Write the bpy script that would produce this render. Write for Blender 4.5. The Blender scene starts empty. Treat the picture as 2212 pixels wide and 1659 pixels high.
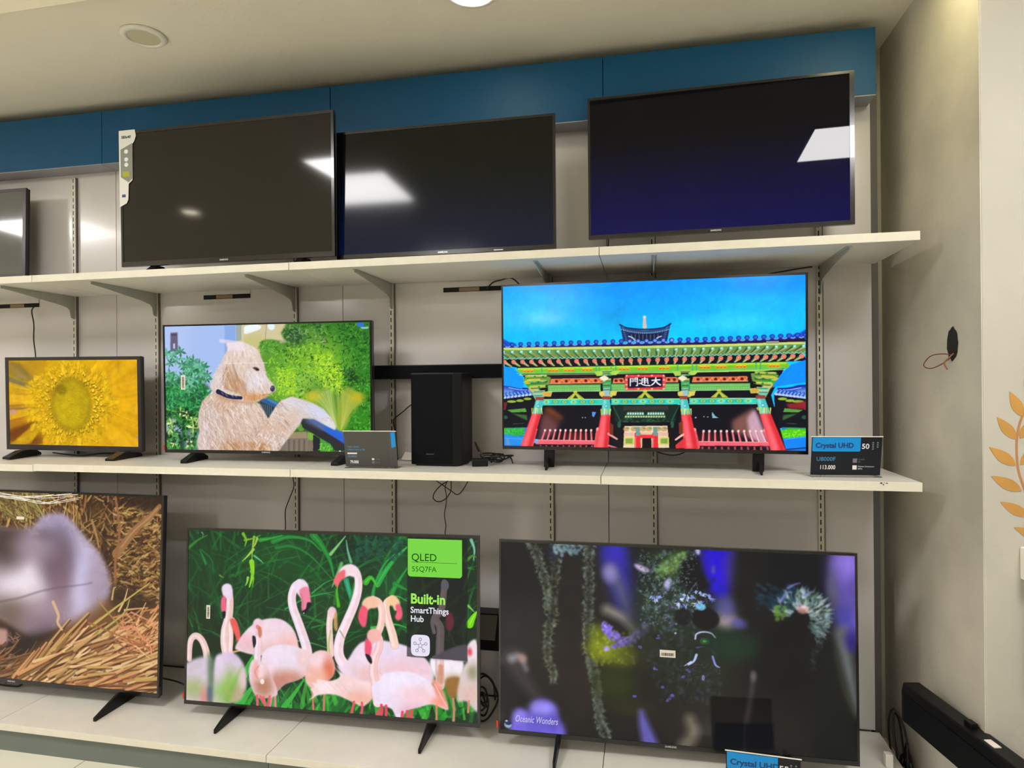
import bpy, bmesh, math, random
import numpy as np
from mathutils import Vector, Matrix

SC = bpy.context.scene
COL = SC.collection
R = math.radians

# ------------------------------------------------------------------ camera
cam_d = bpy.data.cameras.new('camera')
cam_d.sensor_fit = 'HORIZONTAL'
cam_d.sensor_width = 36.0
cam_d.lens = 36.0 * 1395.53 / 2212.0
cam_d.clip_start = 0.05
cam = bpy.data.objects.new('camera', cam_d)
COL.objects.link(cam)
YAW, PIT, ROL = 0.2035, 0.0026, -0.0073
r0 = Vector((math.cos(YAW), math.sin(YAW), 0))
f0 = Vector((-math.sin(YAW), math.cos(YAW), 0))
u0 = Vector((0, 0, 1))
f1 = f0 * math.cos(PIT) + u0 * math.sin(PIT)
u1 = u0 * math.cos(PIT) - f0 * math.sin(PIT)
r2 = r0 * math.cos(ROL) + u1 * math.sin(ROL)
u2 = u1 * math.cos(ROL) - r0 * math.sin(ROL)
cam.matrix_world = Matrix(((r2.x, u2.x, -f1.x, 3.2022), (r2.y, u2.y, -f1.y, -2.7056), (r2.z, u2.z, -f1.z, 1.4437), (0, 0, 0, 1)))
SC.camera = cam

# ------------------------------------------------------------------ world + view
world = bpy.data.worlds.new('world')
SC.world = world
world.use_nodes = True
world.node_tree.nodes['Background'].inputs[0].default_value = (0.75, 0.72, 0.66, 1)
world.node_tree.nodes['Background'].inputs[1].default_value = 0.03
SC.view_settings.view_transform = 'Standard'
SC.view_settings.look = 'None'
SC.view_settings.gamma = 1.0
SC.view_settings.use_curve_mapping = False
SC.view_settings.exposure = 0.0
PANEL_LIGHT = 38.0          # radiance of the square LED ceiling panels
DOWNLIGHT = 30.0            # radiance of the round downlights

# ------------------------------------------------------------------ colour + materials
def lin(c):
    c = c / 255.0
    return c / 12.92 if c <= 0.04045 else ((c + 0.055) / 1.055) ** 2.4

def rgb(r, g, b):
    return (lin(r), lin(g), lin(b), 1.0)

MATS = {}

def mat(name, col, rough=0.5, metal=0.0, spec=0.5, coat=0.0, noise=0.0, nscale=8.0, bump=0.0, bscale=60.0, emit=None, estr=0.0, coatrough=0.03, trans=0.0):
    if name in MATS:
        return MATS[name]
    m = bpy.data.materials.new(name)
    m.use_nodes = True
    nt = m.node_tree
    b = nt.nodes['Principled BSDF']
    b.inputs['Base Color'].default_value = col
    b.inputs['Roughness'].default_value = rough
    b.inputs['Metallic'].default_value = metal
    b.inputs['Specular IOR Level'].default_value = spec
    b.inputs['Coat Weight'].default_value = coat
    b.inputs['Coat Roughness'].default_value = coatrough
    b.inputs['Transmission Weight'].default_value = trans
    if emit is not None:
        b.inputs['Emission Color'].default_value = emit
        b.inputs['Emission Strength'].default_value = estr
    if noise > 0 or bump > 0:
        tc = nt.nodes.new('ShaderNodeTexCoord')
        n = nt.nodes.new('ShaderNodeTexNoise')
        n.inputs['Scale'].default_value = nscale
        n.inputs['Detail'].default_value = 5
        nt.links.new(tc.outputs['Object'], n.inputs['Vector'])
    if noise > 0:
        mr = nt.nodes.new('ShaderNodeMapRange')
        mr.inputs[1].default_value = 0.3
        mr.inputs[2].default_value = 0.7
        mr.inputs[3].default_value = 1.0 - noise
        mr.inputs[4].default_value = 1.0 + noise * 0.4
        nt.links.new(n.outputs['Fac'], mr.inputs[0])
        mx = nt.nodes.new('ShaderNodeVectorMath')
        mx.operation = 'SCALE'
        mx.inputs[0].default_value = col[:3]
        nt.links.new(mr.outputs[0], mx.inputs['Scale'])
        nt.links.new(mx.outputs[0], b.inputs['Base Color'])
    if bump > 0:
        n2 = nt.nodes.new('ShaderNodeTexNoise')
        n2.inputs['Scale'].default_value = bscale
        n2.inputs['Detail'].default_value = 4
        nt.links.new(tc.outputs['Object'], n2.inputs['Vector'])
        bp = nt.nodes.new('ShaderNodeBump')
        bp.inputs['Strength'].default_value = bump
        bp.inputs['Distance'].default_value = 0.004
        nt.links.new(n2.outputs['Fac'], bp.inputs['Height'])
        nt.links.new(bp.outputs[0], b.inputs['Normal'])
    MATS[name] = m
    return m

def glow(name, col, strength):
    m = bpy.data.materials.new(name)
    m.use_nodes = True
    nt = m.node_tree
    for n in list(nt.nodes):
        nt.nodes.remove(n)
    e = nt.nodes.new('ShaderNodeEmission')
    e.inputs[0].default_value = col
    e.inputs[1].default_value = strength
    o = nt.nodes.new('ShaderNodeOutputMaterial')
    nt.links.new(e.outputs[0], o.inputs[0])
    return m

M_WALL = mat('painted_plaster', rgb(196, 190, 172), 0.75, noise=0.10, nscale=2.2, bump=0.35, bscale=45)
M_SIDE = mat('stained_plaster', rgb(204, 198, 184), 0.75, noise=0.24, nscale=2.6, bump=0.5, bscale=30)
M_CREAM = mat('cream_plaster', rgb(190, 186, 174), 0.7, noise=0.06, nscale=4.0, bump=0.6, bscale=25)
M_CEIL = mat('ceiling_paint', rgb(236, 230, 212), 0.8, noise=0.04, nscale=1.5, bump=0.15, bscale=80)
M_LAM = mat('white_laminate', rgb(211, 206, 203), 0.22, coat=0.35, coatrough=0.10, noise=0.03, nscale=3)
M_SHELF = mat('shelf_board', rgb(216, 213, 205), 0.38, noise=0.05, nscale=14, bump=0.1, bscale=160)
M_EDGE = mat('shelf_edging', rgb(222, 217, 200), 0.45, noise=0.05, nscale=30)
M_BLUE = mat('blue_fascia', rgb(0, 78, 120), 0.5, spec=0.3, coat=0.0, noise=0.03, nscale=2)
M_SOFFIT = mat('fascia_underside', rgb(150, 150, 158), 0.5)
M_KICK = mat('grey_kickboard', rgb(104, 112, 106), 0.5, noise=0.06, nscale=6)
M_BRK = mat('bracket_metal', rgb(172, 174, 164), 0.45, metal=0.15)
M_BLK = mat('black_plastic', rgb(11, 11, 13), 0.42, spec=0.3)
M_BEZ = mat('gloss_black_bezel', rgb(16, 14, 17), 0.18, coat=0.4)
M_BEZG = mat('gunmetal_bezel', rgb(58, 54, 56), 0.3, metal=0.4)
M_HOUS = mat('matte_black_housing', rgb(22, 22, 24), 0.6)
M_CABLE = mat('cable_black', rgb(18, 16, 15), 0.45)
M_WHITE = mat('white_plastic', rgb(235, 232, 222), 0.4)
M_GOLD = mat('gold_vinyl', rgb(196, 146, 74), 0.5, noise=0.12, nscale=9)
M_PAPER = mat('paper_label', rgb(226, 218, 205), 0.6)
M_RED = mat('red_sticker', rgb(196, 52, 40), 0.5)
M_DARK = mat('dark_void', rgb(28, 24, 22), 0.9)
M_PRINT = mat('black_print', rgb(34, 34, 40), 0.5)
M_CARD = mat('price_card_black', rgb(22, 24, 34), 0.35, spec=0.3)
M_CARDB = mat('price_card_blue', rgb(16, 146, 224), 0.35, spec=0.3)
M_CARDN = mat('price_card_navy', rgb(14, 52, 120), 0.4)
M_CARDT = mat('price_card_cyan', rgb(70, 150, 205), 0.4)
M_CARDW = mat('price_card_white', rgb(232, 230, 232), 0.4)
M_CARDG = mat('price_card_grey', rgb(120, 122, 128), 0.4)
M_SILVER = mat('silver_logo', rgb(200, 200, 205), 0.3, metal=0.6)
M_CLOTH = mat('speaker_cloth', rgb(10, 12, 16), 0.85, spec=0.15, bump=0.5, bscale=400)

def acrylic():
    m = bpy.data.materials.new('clear_acrylic')
    m.use_nodes = True
    b = m.node_tree.nodes['Principled BSDF']
    b.inputs['Base Color'].default_value = (0.96, 0.98, 0.97, 1)
    b.inputs['Roughness'].default_value = 0.04
    b.inputs['Transmission Weight'].default_value = 1.0
    b.inputs['IOR'].default_value = 1.1
    return m
M_ACR = acrylic()

# ------------------------------------------------------------------ mesh helpers
def box(bm, x0, x1, y0, y1, z0, z1):
    vs = [bm.verts.new(p) for p in ((x0, y0, z0), (x1, y0, z0), (x1, y1, z0), (x0, y1, z0), (x0, y0, z1), (x1, y0, z1), (x1, y1, z1), (x0, y1, z1))]
    for f in ((0, 3, 2, 1), (4, 5, 6, 7), (0, 1, 5, 4), (1, 2, 6, 5), (2, 3, 7, 6), (3, 0, 4, 7)):
        bm.faces.new([vs[i] for i in f])
    return vs

def prism(bm, prof, axis, a, b):
    """Extrude a 2-D outline along an axis: 'x' takes (y, z), 'y' takes (x, z), 'z' takes (x, y)."""
    def P(p, t):
        return {'x': (t, p[0], p[1]), 'y': (p[0], t, p[1]), 'z': (p[0], p[1], t)}[axis]
    A = [bm.verts.new(P(p, a)) for p in prof]
    B = [bm.verts.new(P(p, b)) for p in prof]
    bm.faces.new(A)
    bm.faces.new(B[::-1])
    n = len(prof)
    for i in range(n):
        bm.faces.new((A[i], B[i], B[(i + 1) % n], A[(i + 1) % n]))
    return A + B

def tube(bm, pts, r, seg=8):
    pts = [Vector(p) for p in pts]
    rings = []
    prev = None
    for i, p in enumerate(pts):
        d = (pts[min(i + 1, len(pts) - 1)] - pts[max(i - 1, 0)]).normalized()
        if prev is None:
            a = d.orthogonal().normalized()
        else:
            a = (prev - d * prev.dot(d)).normalized()
        prev = a
        b = d.cross(a)
        rings.append([bm.verts.new(p + (a * math.cos(t) + b * math.sin(t)) * r) for t in [2 * math.pi * k / seg for k in range(seg)]])
    for i in range(len(rings) - 1):
        for k in range(seg):
            bm.faces.new((rings[i][k], rings[i][(k + 1) % seg], rings[i + 1][(k + 1) % seg], rings[i + 1][k]))
    bm.faces.new(rings[0][::-1])
    bm.faces.new(rings[-1])

def spline(pts, n=8):
    pts = [Vector(p) for p in pts]
    q = [pts[0] * 2 - pts[1]] + pts + [pts[-1] * 2 - pts[-2]]
    out = []
    for i in range(1, len(q) - 2):
        for k in range(n):
            t = k / n
            a, b, c, d = q[i - 1], q[i], q[i + 1], q[i + 2]
            out.append(0.5 * ((2 * b) + (c - a) * t + (2 * a - 5 * b + 4 * c - d) * t * t + (3 * b - a - 3 * c + d) * t ** 3))
    out.append(q[-2])
    return out

def lathe(bm, prof, cx, cy, seg=40):
    rings = []
    for r, z in prof:
        rings.append([bm.verts.new((cx + r * math.cos(2 * math.pi * k / seg), cy + r * math.sin(2 * math.pi * k / seg), z)) for k in range(seg)])
    for i in range(len(rings) - 1):
        for k in range(seg):
            bm.faces.new((rings[i][k], rings[i][(k + 1) % seg], rings[i + 1][(k + 1) % seg], rings[i + 1][k]))
    bm.faces.new(rings[0][::-1])
    bm.faces.new(rings[-1])

def obj(name, bm, m, parent=None, bevel=0.0, smooth=False, xf=None):
    bmesh.ops.recalc_face_normals(bm, faces=bm.faces)
    if xf is not None:
        bm.transform(xf)
    me = bpy.data.meshes.new(name)
    bm.to_mesh(me)
    bm.free()
    if m is not None:
        me.materials.append(m)
    o = bpy.data.objects.new(name, me)
    COL.objects.link(o)
    if parent is not None:
        o.parent = parent
    if smooth:
        for p in me.polygons:
            p.use_smooth = True
    if bevel > 0:
        md = o.modifiers.new('bevel', 'BEVEL')
        md.width = bevel
        md.segments = 2
        md.limit_method = 'ANGLE'
    return o

def tag(o, label, cat, group=None):
    o['label'] = label
    o['category'] = cat
    if group:
        o['group'] = group
    return o

def thing(name, label, cat, loc=(0, 0, 0), rotz=0.0, group=None):
    o = bpy.data.objects.new(name, None)
    o.empty_display_size = 0.05
    COL.objects.link(o)
    o.location = loc
    o.rotation_euler = (0, 0, rotz)
    return tag(o, label, cat, group)

def struct(name, bm, m, **k):
    o = obj(name, bm, m, **k)
    o['kind'] = 'structure'
    return o

def nb():
    return bmesh.new()

_fonts = {}
def text_mesh(name, txt, size, m, parent, loc, rot=(R(90), 0, 0), align='LEFT', weight=0.0, sx=1.0, extrude=0.0, aligny='BOTTOM_BASELINE', spacing=1.0, xf=None, shear=0.0):
    cu = bpy.data.curves.new('lettering', 'FONT')
    cu.body = txt
    cu.size = size
    cu.align_x = align
    cu.align_y = aligny
    cu.offset = weight
    cu.extrude = extrude
    cu.resolution_u = 3
    cu.space_character = spacing
    cu.shear = shear
    tmp = bpy.data.objects.new('lettering', cu)
    COL.objects.link(tmp)
    dg = bpy.context.evaluated_depsgraph_get()
    me = bpy.data.meshes.new_from_object(tmp.evaluated_get(dg))
    bpy.data.objects.remove(tmp)
    bpy.data.curves.remove(cu)
    me.transform(Matrix.Diagonal((sx, 1, 1, 1)))
    me.transform(Matrix.Translation(loc) @ Matrix.Rotation(rot[2], 4, 'Z') @ Matrix.Rotation(rot[1], 4, 'Y') @ Matrix.Rotation(rot[0], 4, 'X'))
    if xf is not None:
        me.transform(xf)
    me.materials.clear()
    me.materials.append(m)
    o = bpy.data.objects.new(name, me)
    COL.objects.link(o)
    o.parent = parent
    return o

def join_meshes(o, others):
    """Merge small lettering meshes into one part, keeping each one's material."""
    bm = bmesh.new()
    mats = []
    for q in [o] + others:
        base = len(mats)
        mats += list(q.data.materials)
        n0 = len(bm.faces)
        bm.from_mesh(q.data)
        bm.faces.ensure_lookup_table()
        for f in bm.faces[n0:]:
            f.material_index = base
    o.data.materials.clear()
    for m in mats:
        o.data.materials.append(m)
    bm.to_mesh(o.data)
    bm.free()
    for q in others:
        bpy.data.objects.remove(q)
    return o

# ------------------------------------------------------------------ the room
CZ, CZ2 = 2.81, 2.86
def floor_mat():
    m = mat('beige_floor_tile', rgb(206, 200, 180), 0.3, coat=0.2)
    nt = m.node_tree
    b = nt.nodes['Principled BSDF']
    tc = nt.nodes.new('ShaderNodeTexCoord')
    mp = nt.nodes.new('ShaderNodeMapping')
    mp.inputs['Location'].default_value = (0.14, 0.2, 0)
    br = nt.nodes.new('ShaderNodeTexBrick')
    br.offset = 0
    br.inputs['Scale'].default_value = 1.0
    br.inputs['Brick Width'].default_value = 0.6
    br.inputs['Row Height'].default_value = 0.6
    br.inputs['Mortar Size'].default_value = 0.002
    br.inputs['Color1'].default_value = rgb(226, 222, 206)
    br.inputs['Color2'].default_value = rgb(220, 216, 198)
    br.inputs['Mortar'].default_value = rgb(120, 114, 100)
    nt.links.new(tc.outputs['Object'], mp.inputs['Vector'])
    nt.links.new(mp.outputs[0], br.inputs['Vector'])
    nt.links.new(br.outputs['Color'], b.inputs['Base Color'])
    return m

XL, XR, YB = -9.0, 7.2, -11.0
bm = nb(); box(bm, XL, XR, YB, 0.18, -0.1, 0.0); struct('floor', bm, floor_mat())
bm = nb(); box(bm, XL, XR, -0.78, 0.3, CZ, CZ + 0.15); struct('ceiling', bm, M_CEIL)
bm = nb(); box(bm, XL, XR, YB, -0.78, CZ2, CZ2 + 0.1); struct('ceiling_main', bm, M_CEIL)
bm = nb(); prism(bm, [(-0.80, CZ - 0.012), (-0.775, CZ - 0.012), (-0.775, CZ), (-0.785, CZ2), (-0.84, CZ2), (-0.84, CZ2 - 0.012)], 'x', XL, XR); struct('trim_1', bm, mat('trim_paint', rgb(232, 226, 205), 0.5))
bm = nb(); box(bm, XL, 4.15, 0.18, 0.3, 0, CZ); struct('wall_back', bm, M_WALL)
bm = nb(); box(bm, 4.15, 4.30, -0.612, 0.3, 0, CZ); struct('wall_side', bm, M_SIDE)
bm = nb(); box(bm, 4.152, XR, -0.615, -0.45, 0, CZ); struct('wall_right', bm, M_CREAM, bevel=0.004)
bm = nb(); box(bm, XL - 0.1, XL, YB, 0.3, 0, CZ2 + 0.1); struct('wall_left', bm, M_WALL)
bm = nb(); box(bm, XR, XR + 0.1, YB, -0.45, 0, CZ2 + 0.1); struct('wall_far_right', bm, M_WALL)
bm = nb(); box(bm, XL, XR, YB - 0.1, YB, 0, CZ2 + 0.1); struct('wall_front', bm, mat('far_wall_paint', rgb(150, 142, 130), 0.7, noise=0.1))

# ------------------------------------------------------------------ ceiling lamps
M_PANEL = glow('led_diffuser', (1.0, 0.98, 0.965, 1), PANEL_LIGHT)
M_DOWN = glow('downlight_diffuser', (1.0, 0.93, 0.70, 1), DOWNLIGHT)
def led_panel(x, y, label):
    t = thing('led_panel_light', label, 'ceiling light', (x, y, CZ2), group='square LED ceiling panels')
    bm = nb()
    for a in ((-.305, .305, -.305, -.295), (-.305, .305, .295, .305), (-.305, -.295, -.295, .295), (.295, .305, -.295, .295)):
        box(bm, a[0], a[1], a[2], a[3], -0.012, 0.0)
    obj('frame', bm, M_WHITE, t)
    bm = nb(); box(bm, -.295, .295, -.295, .295, -0.009, 0.0); obj('diffuser', bm, M_PANEL, t)
for k, (x, y) in enumerate([(1.31, -2.14), (4.37, -1.88), (-1.75, -2.14), (1.31, -4.6), (-4.75, -2.2), (-4.75, -4.6), (-7.6, -3.0), (-1.75, -7.1), (1.31, -7.1), (4.37, -7.1), (-4.75, -7.1), (1.31, -9.5), (-7.6, -6.0)]):
    led_panel(x, y, 'square white LED ceiling panel in the main ceiling of the shop')

M_DOWNW = glow('warm_downlight_diffuser', (1.0, 0.90, 0.50, 1), DOWNLIGHT * 1.5)
def downlight(x, y, z, label, on=True, r=0.085, lens=None):
    t = thing('downlight', label, 'ceiling light', (x, y, z))
    bm = nb(); lathe(bm, [(r, 0), (r + 0.004, -0.004), (r - 0.004, -0.012), (r - 0.018, -0.014), (r - 0.02, -0.008), (r - 0.02, 0)], 0, 0)
    obj('trim_ring', bm, M_WHITE, t, smooth=True)
    bm = nb(); lathe(bm, [(r - 0.021, -0.002), (r - 0.021, -0.010), (0.0001, -0.0105), (0.0001, -0.002)], 0, 0)
    obj('lens', bm, (lens or M_DOWN) if on else mat('unlit_diffuser', rgb(206, 200, 170), 0.6), t)
    return t
downlight(2.625, -0.56, CZ, 'lit round downlight above the blue fascia, cut by the top edge of the photo', r=0.10)
downlight(1.312, -0.547, CZ, 'unlit round downlight with pale cover set in the ceiling on the left', False, r=0.078)
downlight(3.99, -0.60, CZ, 'lit round downlight near the stained side wall corner', r=0.10, lens=M_DOWNW)
downlight(-0.62, -2.8, CZ2, 'lit round downlight mirrored in the dark screen with the tall label strip')

# ------------------------------------------------------------------ shelving wall
SX = [-1.70, -0.548, 0.647, 1.850, 3.047, 4.066]
Z1, Z2, Z0 = 1.929, 1.125, 0.114
FR, FB = -0.425, -0.5985
PX = [-0.526, 0.671, 1.866, 3.050, 4.056]
PLACE = ['at the far left edge', 'behind the yellow flower television', 'behind the dog television', 'behind the subwoofer and the flamingo television', 'at the right-hand end of the display']
PX = [-1.72] + PX
for i in range(5):
    bm = nb(); box(bm, PX[i] + 0.0015, PX[i + 1] - 0.0015, 0.0, 0.018, Z0, 2.60)
    tag(obj('back_panel', bm, M_LAM), 'glossy off-white laminate back panel ' + ['at the far left edge of the shelving', 'behind the yellow flower television', 'behind the dog television and dark label-strip television', 'behind the black subwoofer and flamingo television', 'behind the temple television, last on the right'][i], 'back panel', 'shelving back panels')
# dark strip painted as the shaded gap at the end of the panels
bm = nb(); box(bm, 4.060, 4.085, 0.02, 0.06, 0.0, 2.60); tag(obj('gap_shade_strip', bm, mat('gap_shade', rgb(92, 88, 86), 0.6)), 'narrow dark strip painted as the shaded gap between shelving and stained side wall', 'gap strip')

def slotted():
    m = mat('slotted_rail', rgb(196, 194, 178), 0.4, metal=0.2)
    nt = m.node_tree
    b = nt.nodes['Principled BSDF']
    tc = nt.nodes.new('ShaderNodeTexCoord')
    sp = nt.nodes.new('ShaderNodeSeparateXYZ')
    nt.links.new(tc.outputs['Object'], sp.inputs[0])
    def M(op, a, bb=None, c=None):
        n = nt.nodes.new('ShaderNodeMath'); n.operation = op
        for k, v in enumerate((a, bb, c)):
            if v is None: continue
            if isinstance(v, (int, float)): n.inputs[k].default_value = v
            else: nt.links.new(v, n.inputs[k])
        return n.outputs[0]
    z = M('DIVIDE', sp.outputs['Z'], 0.032)
    fr = M('FRACT', z)
    inz = M('LESS_THAN', fr, 0.62)
    inx = M('LESS_THAN', M('ABSOLUTE', M('ADD', sp.outputs['X'], 0.004)), 0.0024)
    f = M('MULTIPLY', inz, inx)
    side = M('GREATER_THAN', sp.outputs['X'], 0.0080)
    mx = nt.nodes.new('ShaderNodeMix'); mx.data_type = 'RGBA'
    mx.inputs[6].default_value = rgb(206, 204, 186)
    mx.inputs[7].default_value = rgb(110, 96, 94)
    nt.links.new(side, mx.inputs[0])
    mx2 = nt.nodes.new('ShaderNodeMix'); mx2.data_type = 'RGBA'
    nt.links.new(f, mx2.inputs[0])
    nt.links.new(mx.outputs[2], mx2.inputs[6])
    mx2.inputs[7].default_value = rgb(40, 34, 32)
    nt.links.new(mx2.outputs[2], b.inputs['Base Color'])
    return m
M_RAIL = slotted()
RX = [-0.30, 0.439, 0.906, 1.636, 2.106, 2.812, 3.236, 3.868]
RLAB = ['at the far left edge of the shelving', 'above the yellow flower television', 'in the gap left of the dog television', 'rising behind the middle of the dog television', 'left of the black subwoofer', 'below the shelf, left of the two uprights over the undersea television', 'below the shelf, over the middle of the undersea television', 'right of the temple television']
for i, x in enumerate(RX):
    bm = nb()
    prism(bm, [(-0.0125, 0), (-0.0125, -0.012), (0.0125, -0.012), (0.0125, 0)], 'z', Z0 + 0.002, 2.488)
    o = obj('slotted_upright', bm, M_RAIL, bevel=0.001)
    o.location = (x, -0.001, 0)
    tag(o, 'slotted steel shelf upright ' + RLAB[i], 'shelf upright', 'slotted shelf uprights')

M_SHELFM = M_SHELF
def board(x0, x1, y0, z, label, thick=0.030, name='shelf_board', grp='white shelf boards', dz=0.0):
    t = thing(name, label, 'shelf', ((x0 + x1) / 2, 0, z - thick + dz), group=grp)
    h = (x1 - x0) / 2 - 0.0012
    bm = nb(); box(bm, -h, h, y0 + 0.002, -0.014, 0, thick); obj('board', bm, M_SHELF, t, bevel=0.0015)
    bm = nb(); box(bm, -h, h, y0, y0 + 0.0019, 0.0005, thick - 0.0005); obj('edging', bm, M_EDGE, t, bevel=0.0006)
    return t
NM = ['at the left end', 'left of the centre', 'centre', 'second from the right', 'right end']
TOPL = ['topmost shelf board, leftmost, mostly out of the picture', 'topmost shelf board under the small grey television at the left edge', 'topmost shelf board under the television with the tall label strip', 'topmost shelf board under the middle dark television', 'topmost shelf board under the dark television at the right end']
MIDL = ['middle shelf board, leftmost, mostly out of the picture', 'middle shelf board meeting at the left edge under the flower television', 'middle shelf board carrying the dog television', 'middle shelf board carrying the black subwoofer', 'middle shelf board carrying the temple television, chipped front edge']
BASL = ['low base shelf board, leftmost, mostly out of the picture', 'low base shelf board under the left part of the straw television', 'low base shelf board between straw and flamingo televisions', 'low base shelf board under the right half of the flamingo television', 'low base shelf board under the undersea television']
for i in range(5):
    board(SX[i], SX[i + 1], FR, Z1, 'white laminate ' + TOPL[i])
    b_ = board(SX[i], SX[i + 1], FR, Z2, 'white laminate ' + MIDL[i], dz=-0.003 if i == 1 else 0)
    if i == 4:
        bm = nb()
        for (x, z, w, h) in ((0.383, 0.0245, 0.010, 0.0045), (0.392, 0.0200, 0.005, 0.004), (0.400, 0.0250, 0.009, 0.003), (0.395, 0.0270, 0.004, 0.002)):
            prism(bm, [(x, z), (x + w * .7, z - h * .4), (x + w, z + h * .5), (x + w * .4, z + h)], 'y', FR - 0.0006, FR - 0.0001)
        q_ = obj('edge_chip', bm, mat('chipboard_core', rgb(96, 76, 60), 0.9), b_)
    board(SX[i], SX[i + 1], FB, Z0, 'white laminate ' + BASL[i], thick=0.026)
for i in range(5):
    bm = nb(); box(bm, SX[i] + 0.001, SX[i + 1] - 0.001, -0.582, -0.566, 0.0, Z0 - 0.027)
    tag(obj('kickboard', bm, M_KICK), 'grey-green kickboard under the base shelf ' + ['outside the left edge', 'at the left edge of the picture', 'below the flamingo television left foot', 'below the flamingo television right foot', 'below the undersea television'][i], 'kickboard', 'kickboards under the base shelf')

# brackets under the top shelf
for i, x in enumerate(RX):
    t = thing('shelf_bracket', 'grey steel cantilever bracket under the top shelf ' + ['at the far left edge', 'above the yellow flower television', 'above the gap beside the flower television', 'above the middle of the dog television', 'above the soundbar beside the dog television', 'above the left part of the temple television', 'above the middle of the temple television', 'above the right edge of the temple television'][i], 'shelf bracket', (x, 0, Z1 - 0.030), group='brackets under the top shelf')
    bm = nb()
    prism(bm, [(-0.013, 0), (-0.385, 0), (-0.388, -0.012), (-0.30, -0.021), (-0.10, -0.048), (-0.055, -0.058), (-0.042, -0.070), (-0.034, -0.105), (-0.013, -0.112)], 'x', -0.0018, 0.0018)
    obj('arm', bm, M_BRK, t)
    bm = nb()
    box(bm, -0.009, 0.009, -0.385, -0.02, -0.0022, -0.0002)
    obj('flange', bm, M_BRK, t)

# blue fascia panels
FX = [-1.72, -0.51, 0.687, 1.862, 3.045, 4.046]
for i in range(5):
    t = thing('fascia_panel', 'petrol-blue fascia panel ' + ['at the far left outside the picture', 'above the small grey television at the left edge', 'above the television with the tall label strip', 'above the middle dark television', 'above the dark television at the right end'][i], 'fascia', ((FX[i] + FX[i + 1]) / 2, 0, 2.507), group='blue fascia panels')
    h = (FX[i + 1] - FX[i]) / 2 - 0.0015
    bm = nb(); box(bm, -h, h, -0.10, -0.001, 0.004, 0.252); obj('blue_face', bm, M_BLUE, t, bevel=0.001)
    bm = nb(); box(bm, -h, h, -0.099, -0.001, 0.0, 0.0038); obj('underside', bm, M_SOFFIT, t)

# cable hatches in the back panels
def hatch(x0, x1, z, label, filler=True):
    t = thing('cable_hatch', label, 'cable hatch', ((x0 + x1) / 2, -0.001, z))
    h = (x1 - x0) / 2
    bm = nb(); box(bm, -h, h, -0.0008, 0.0, 0.0, 0.020); obj('opening', bm, M_DARK, t)
    bm = nb(); box(bm, -h * .45, h * .25, -0.0016, -0.0009, 0.002, 0.018); obj('wood_strip', bm, mat('bare_wood', rgb(150, 122, 98), 0.7), t)
    bm = nb(); box(bm, -h, h, -0.003, -0.0006, 0.0205, 0.045); obj('flap', bm, M_LAM, t, bevel=0.0005)
hatch(-0.026, 0.216, 1.857, 'dark cable hatch slot in the panel above the flower television')
hatch(1.154, 1.401, 1.862, 'half-open cable hatch slot above the dog television')
hatch(2.341, 2.60, 1.853, 'wide cable hatch slot above the soundbar beside the temple television')
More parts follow.
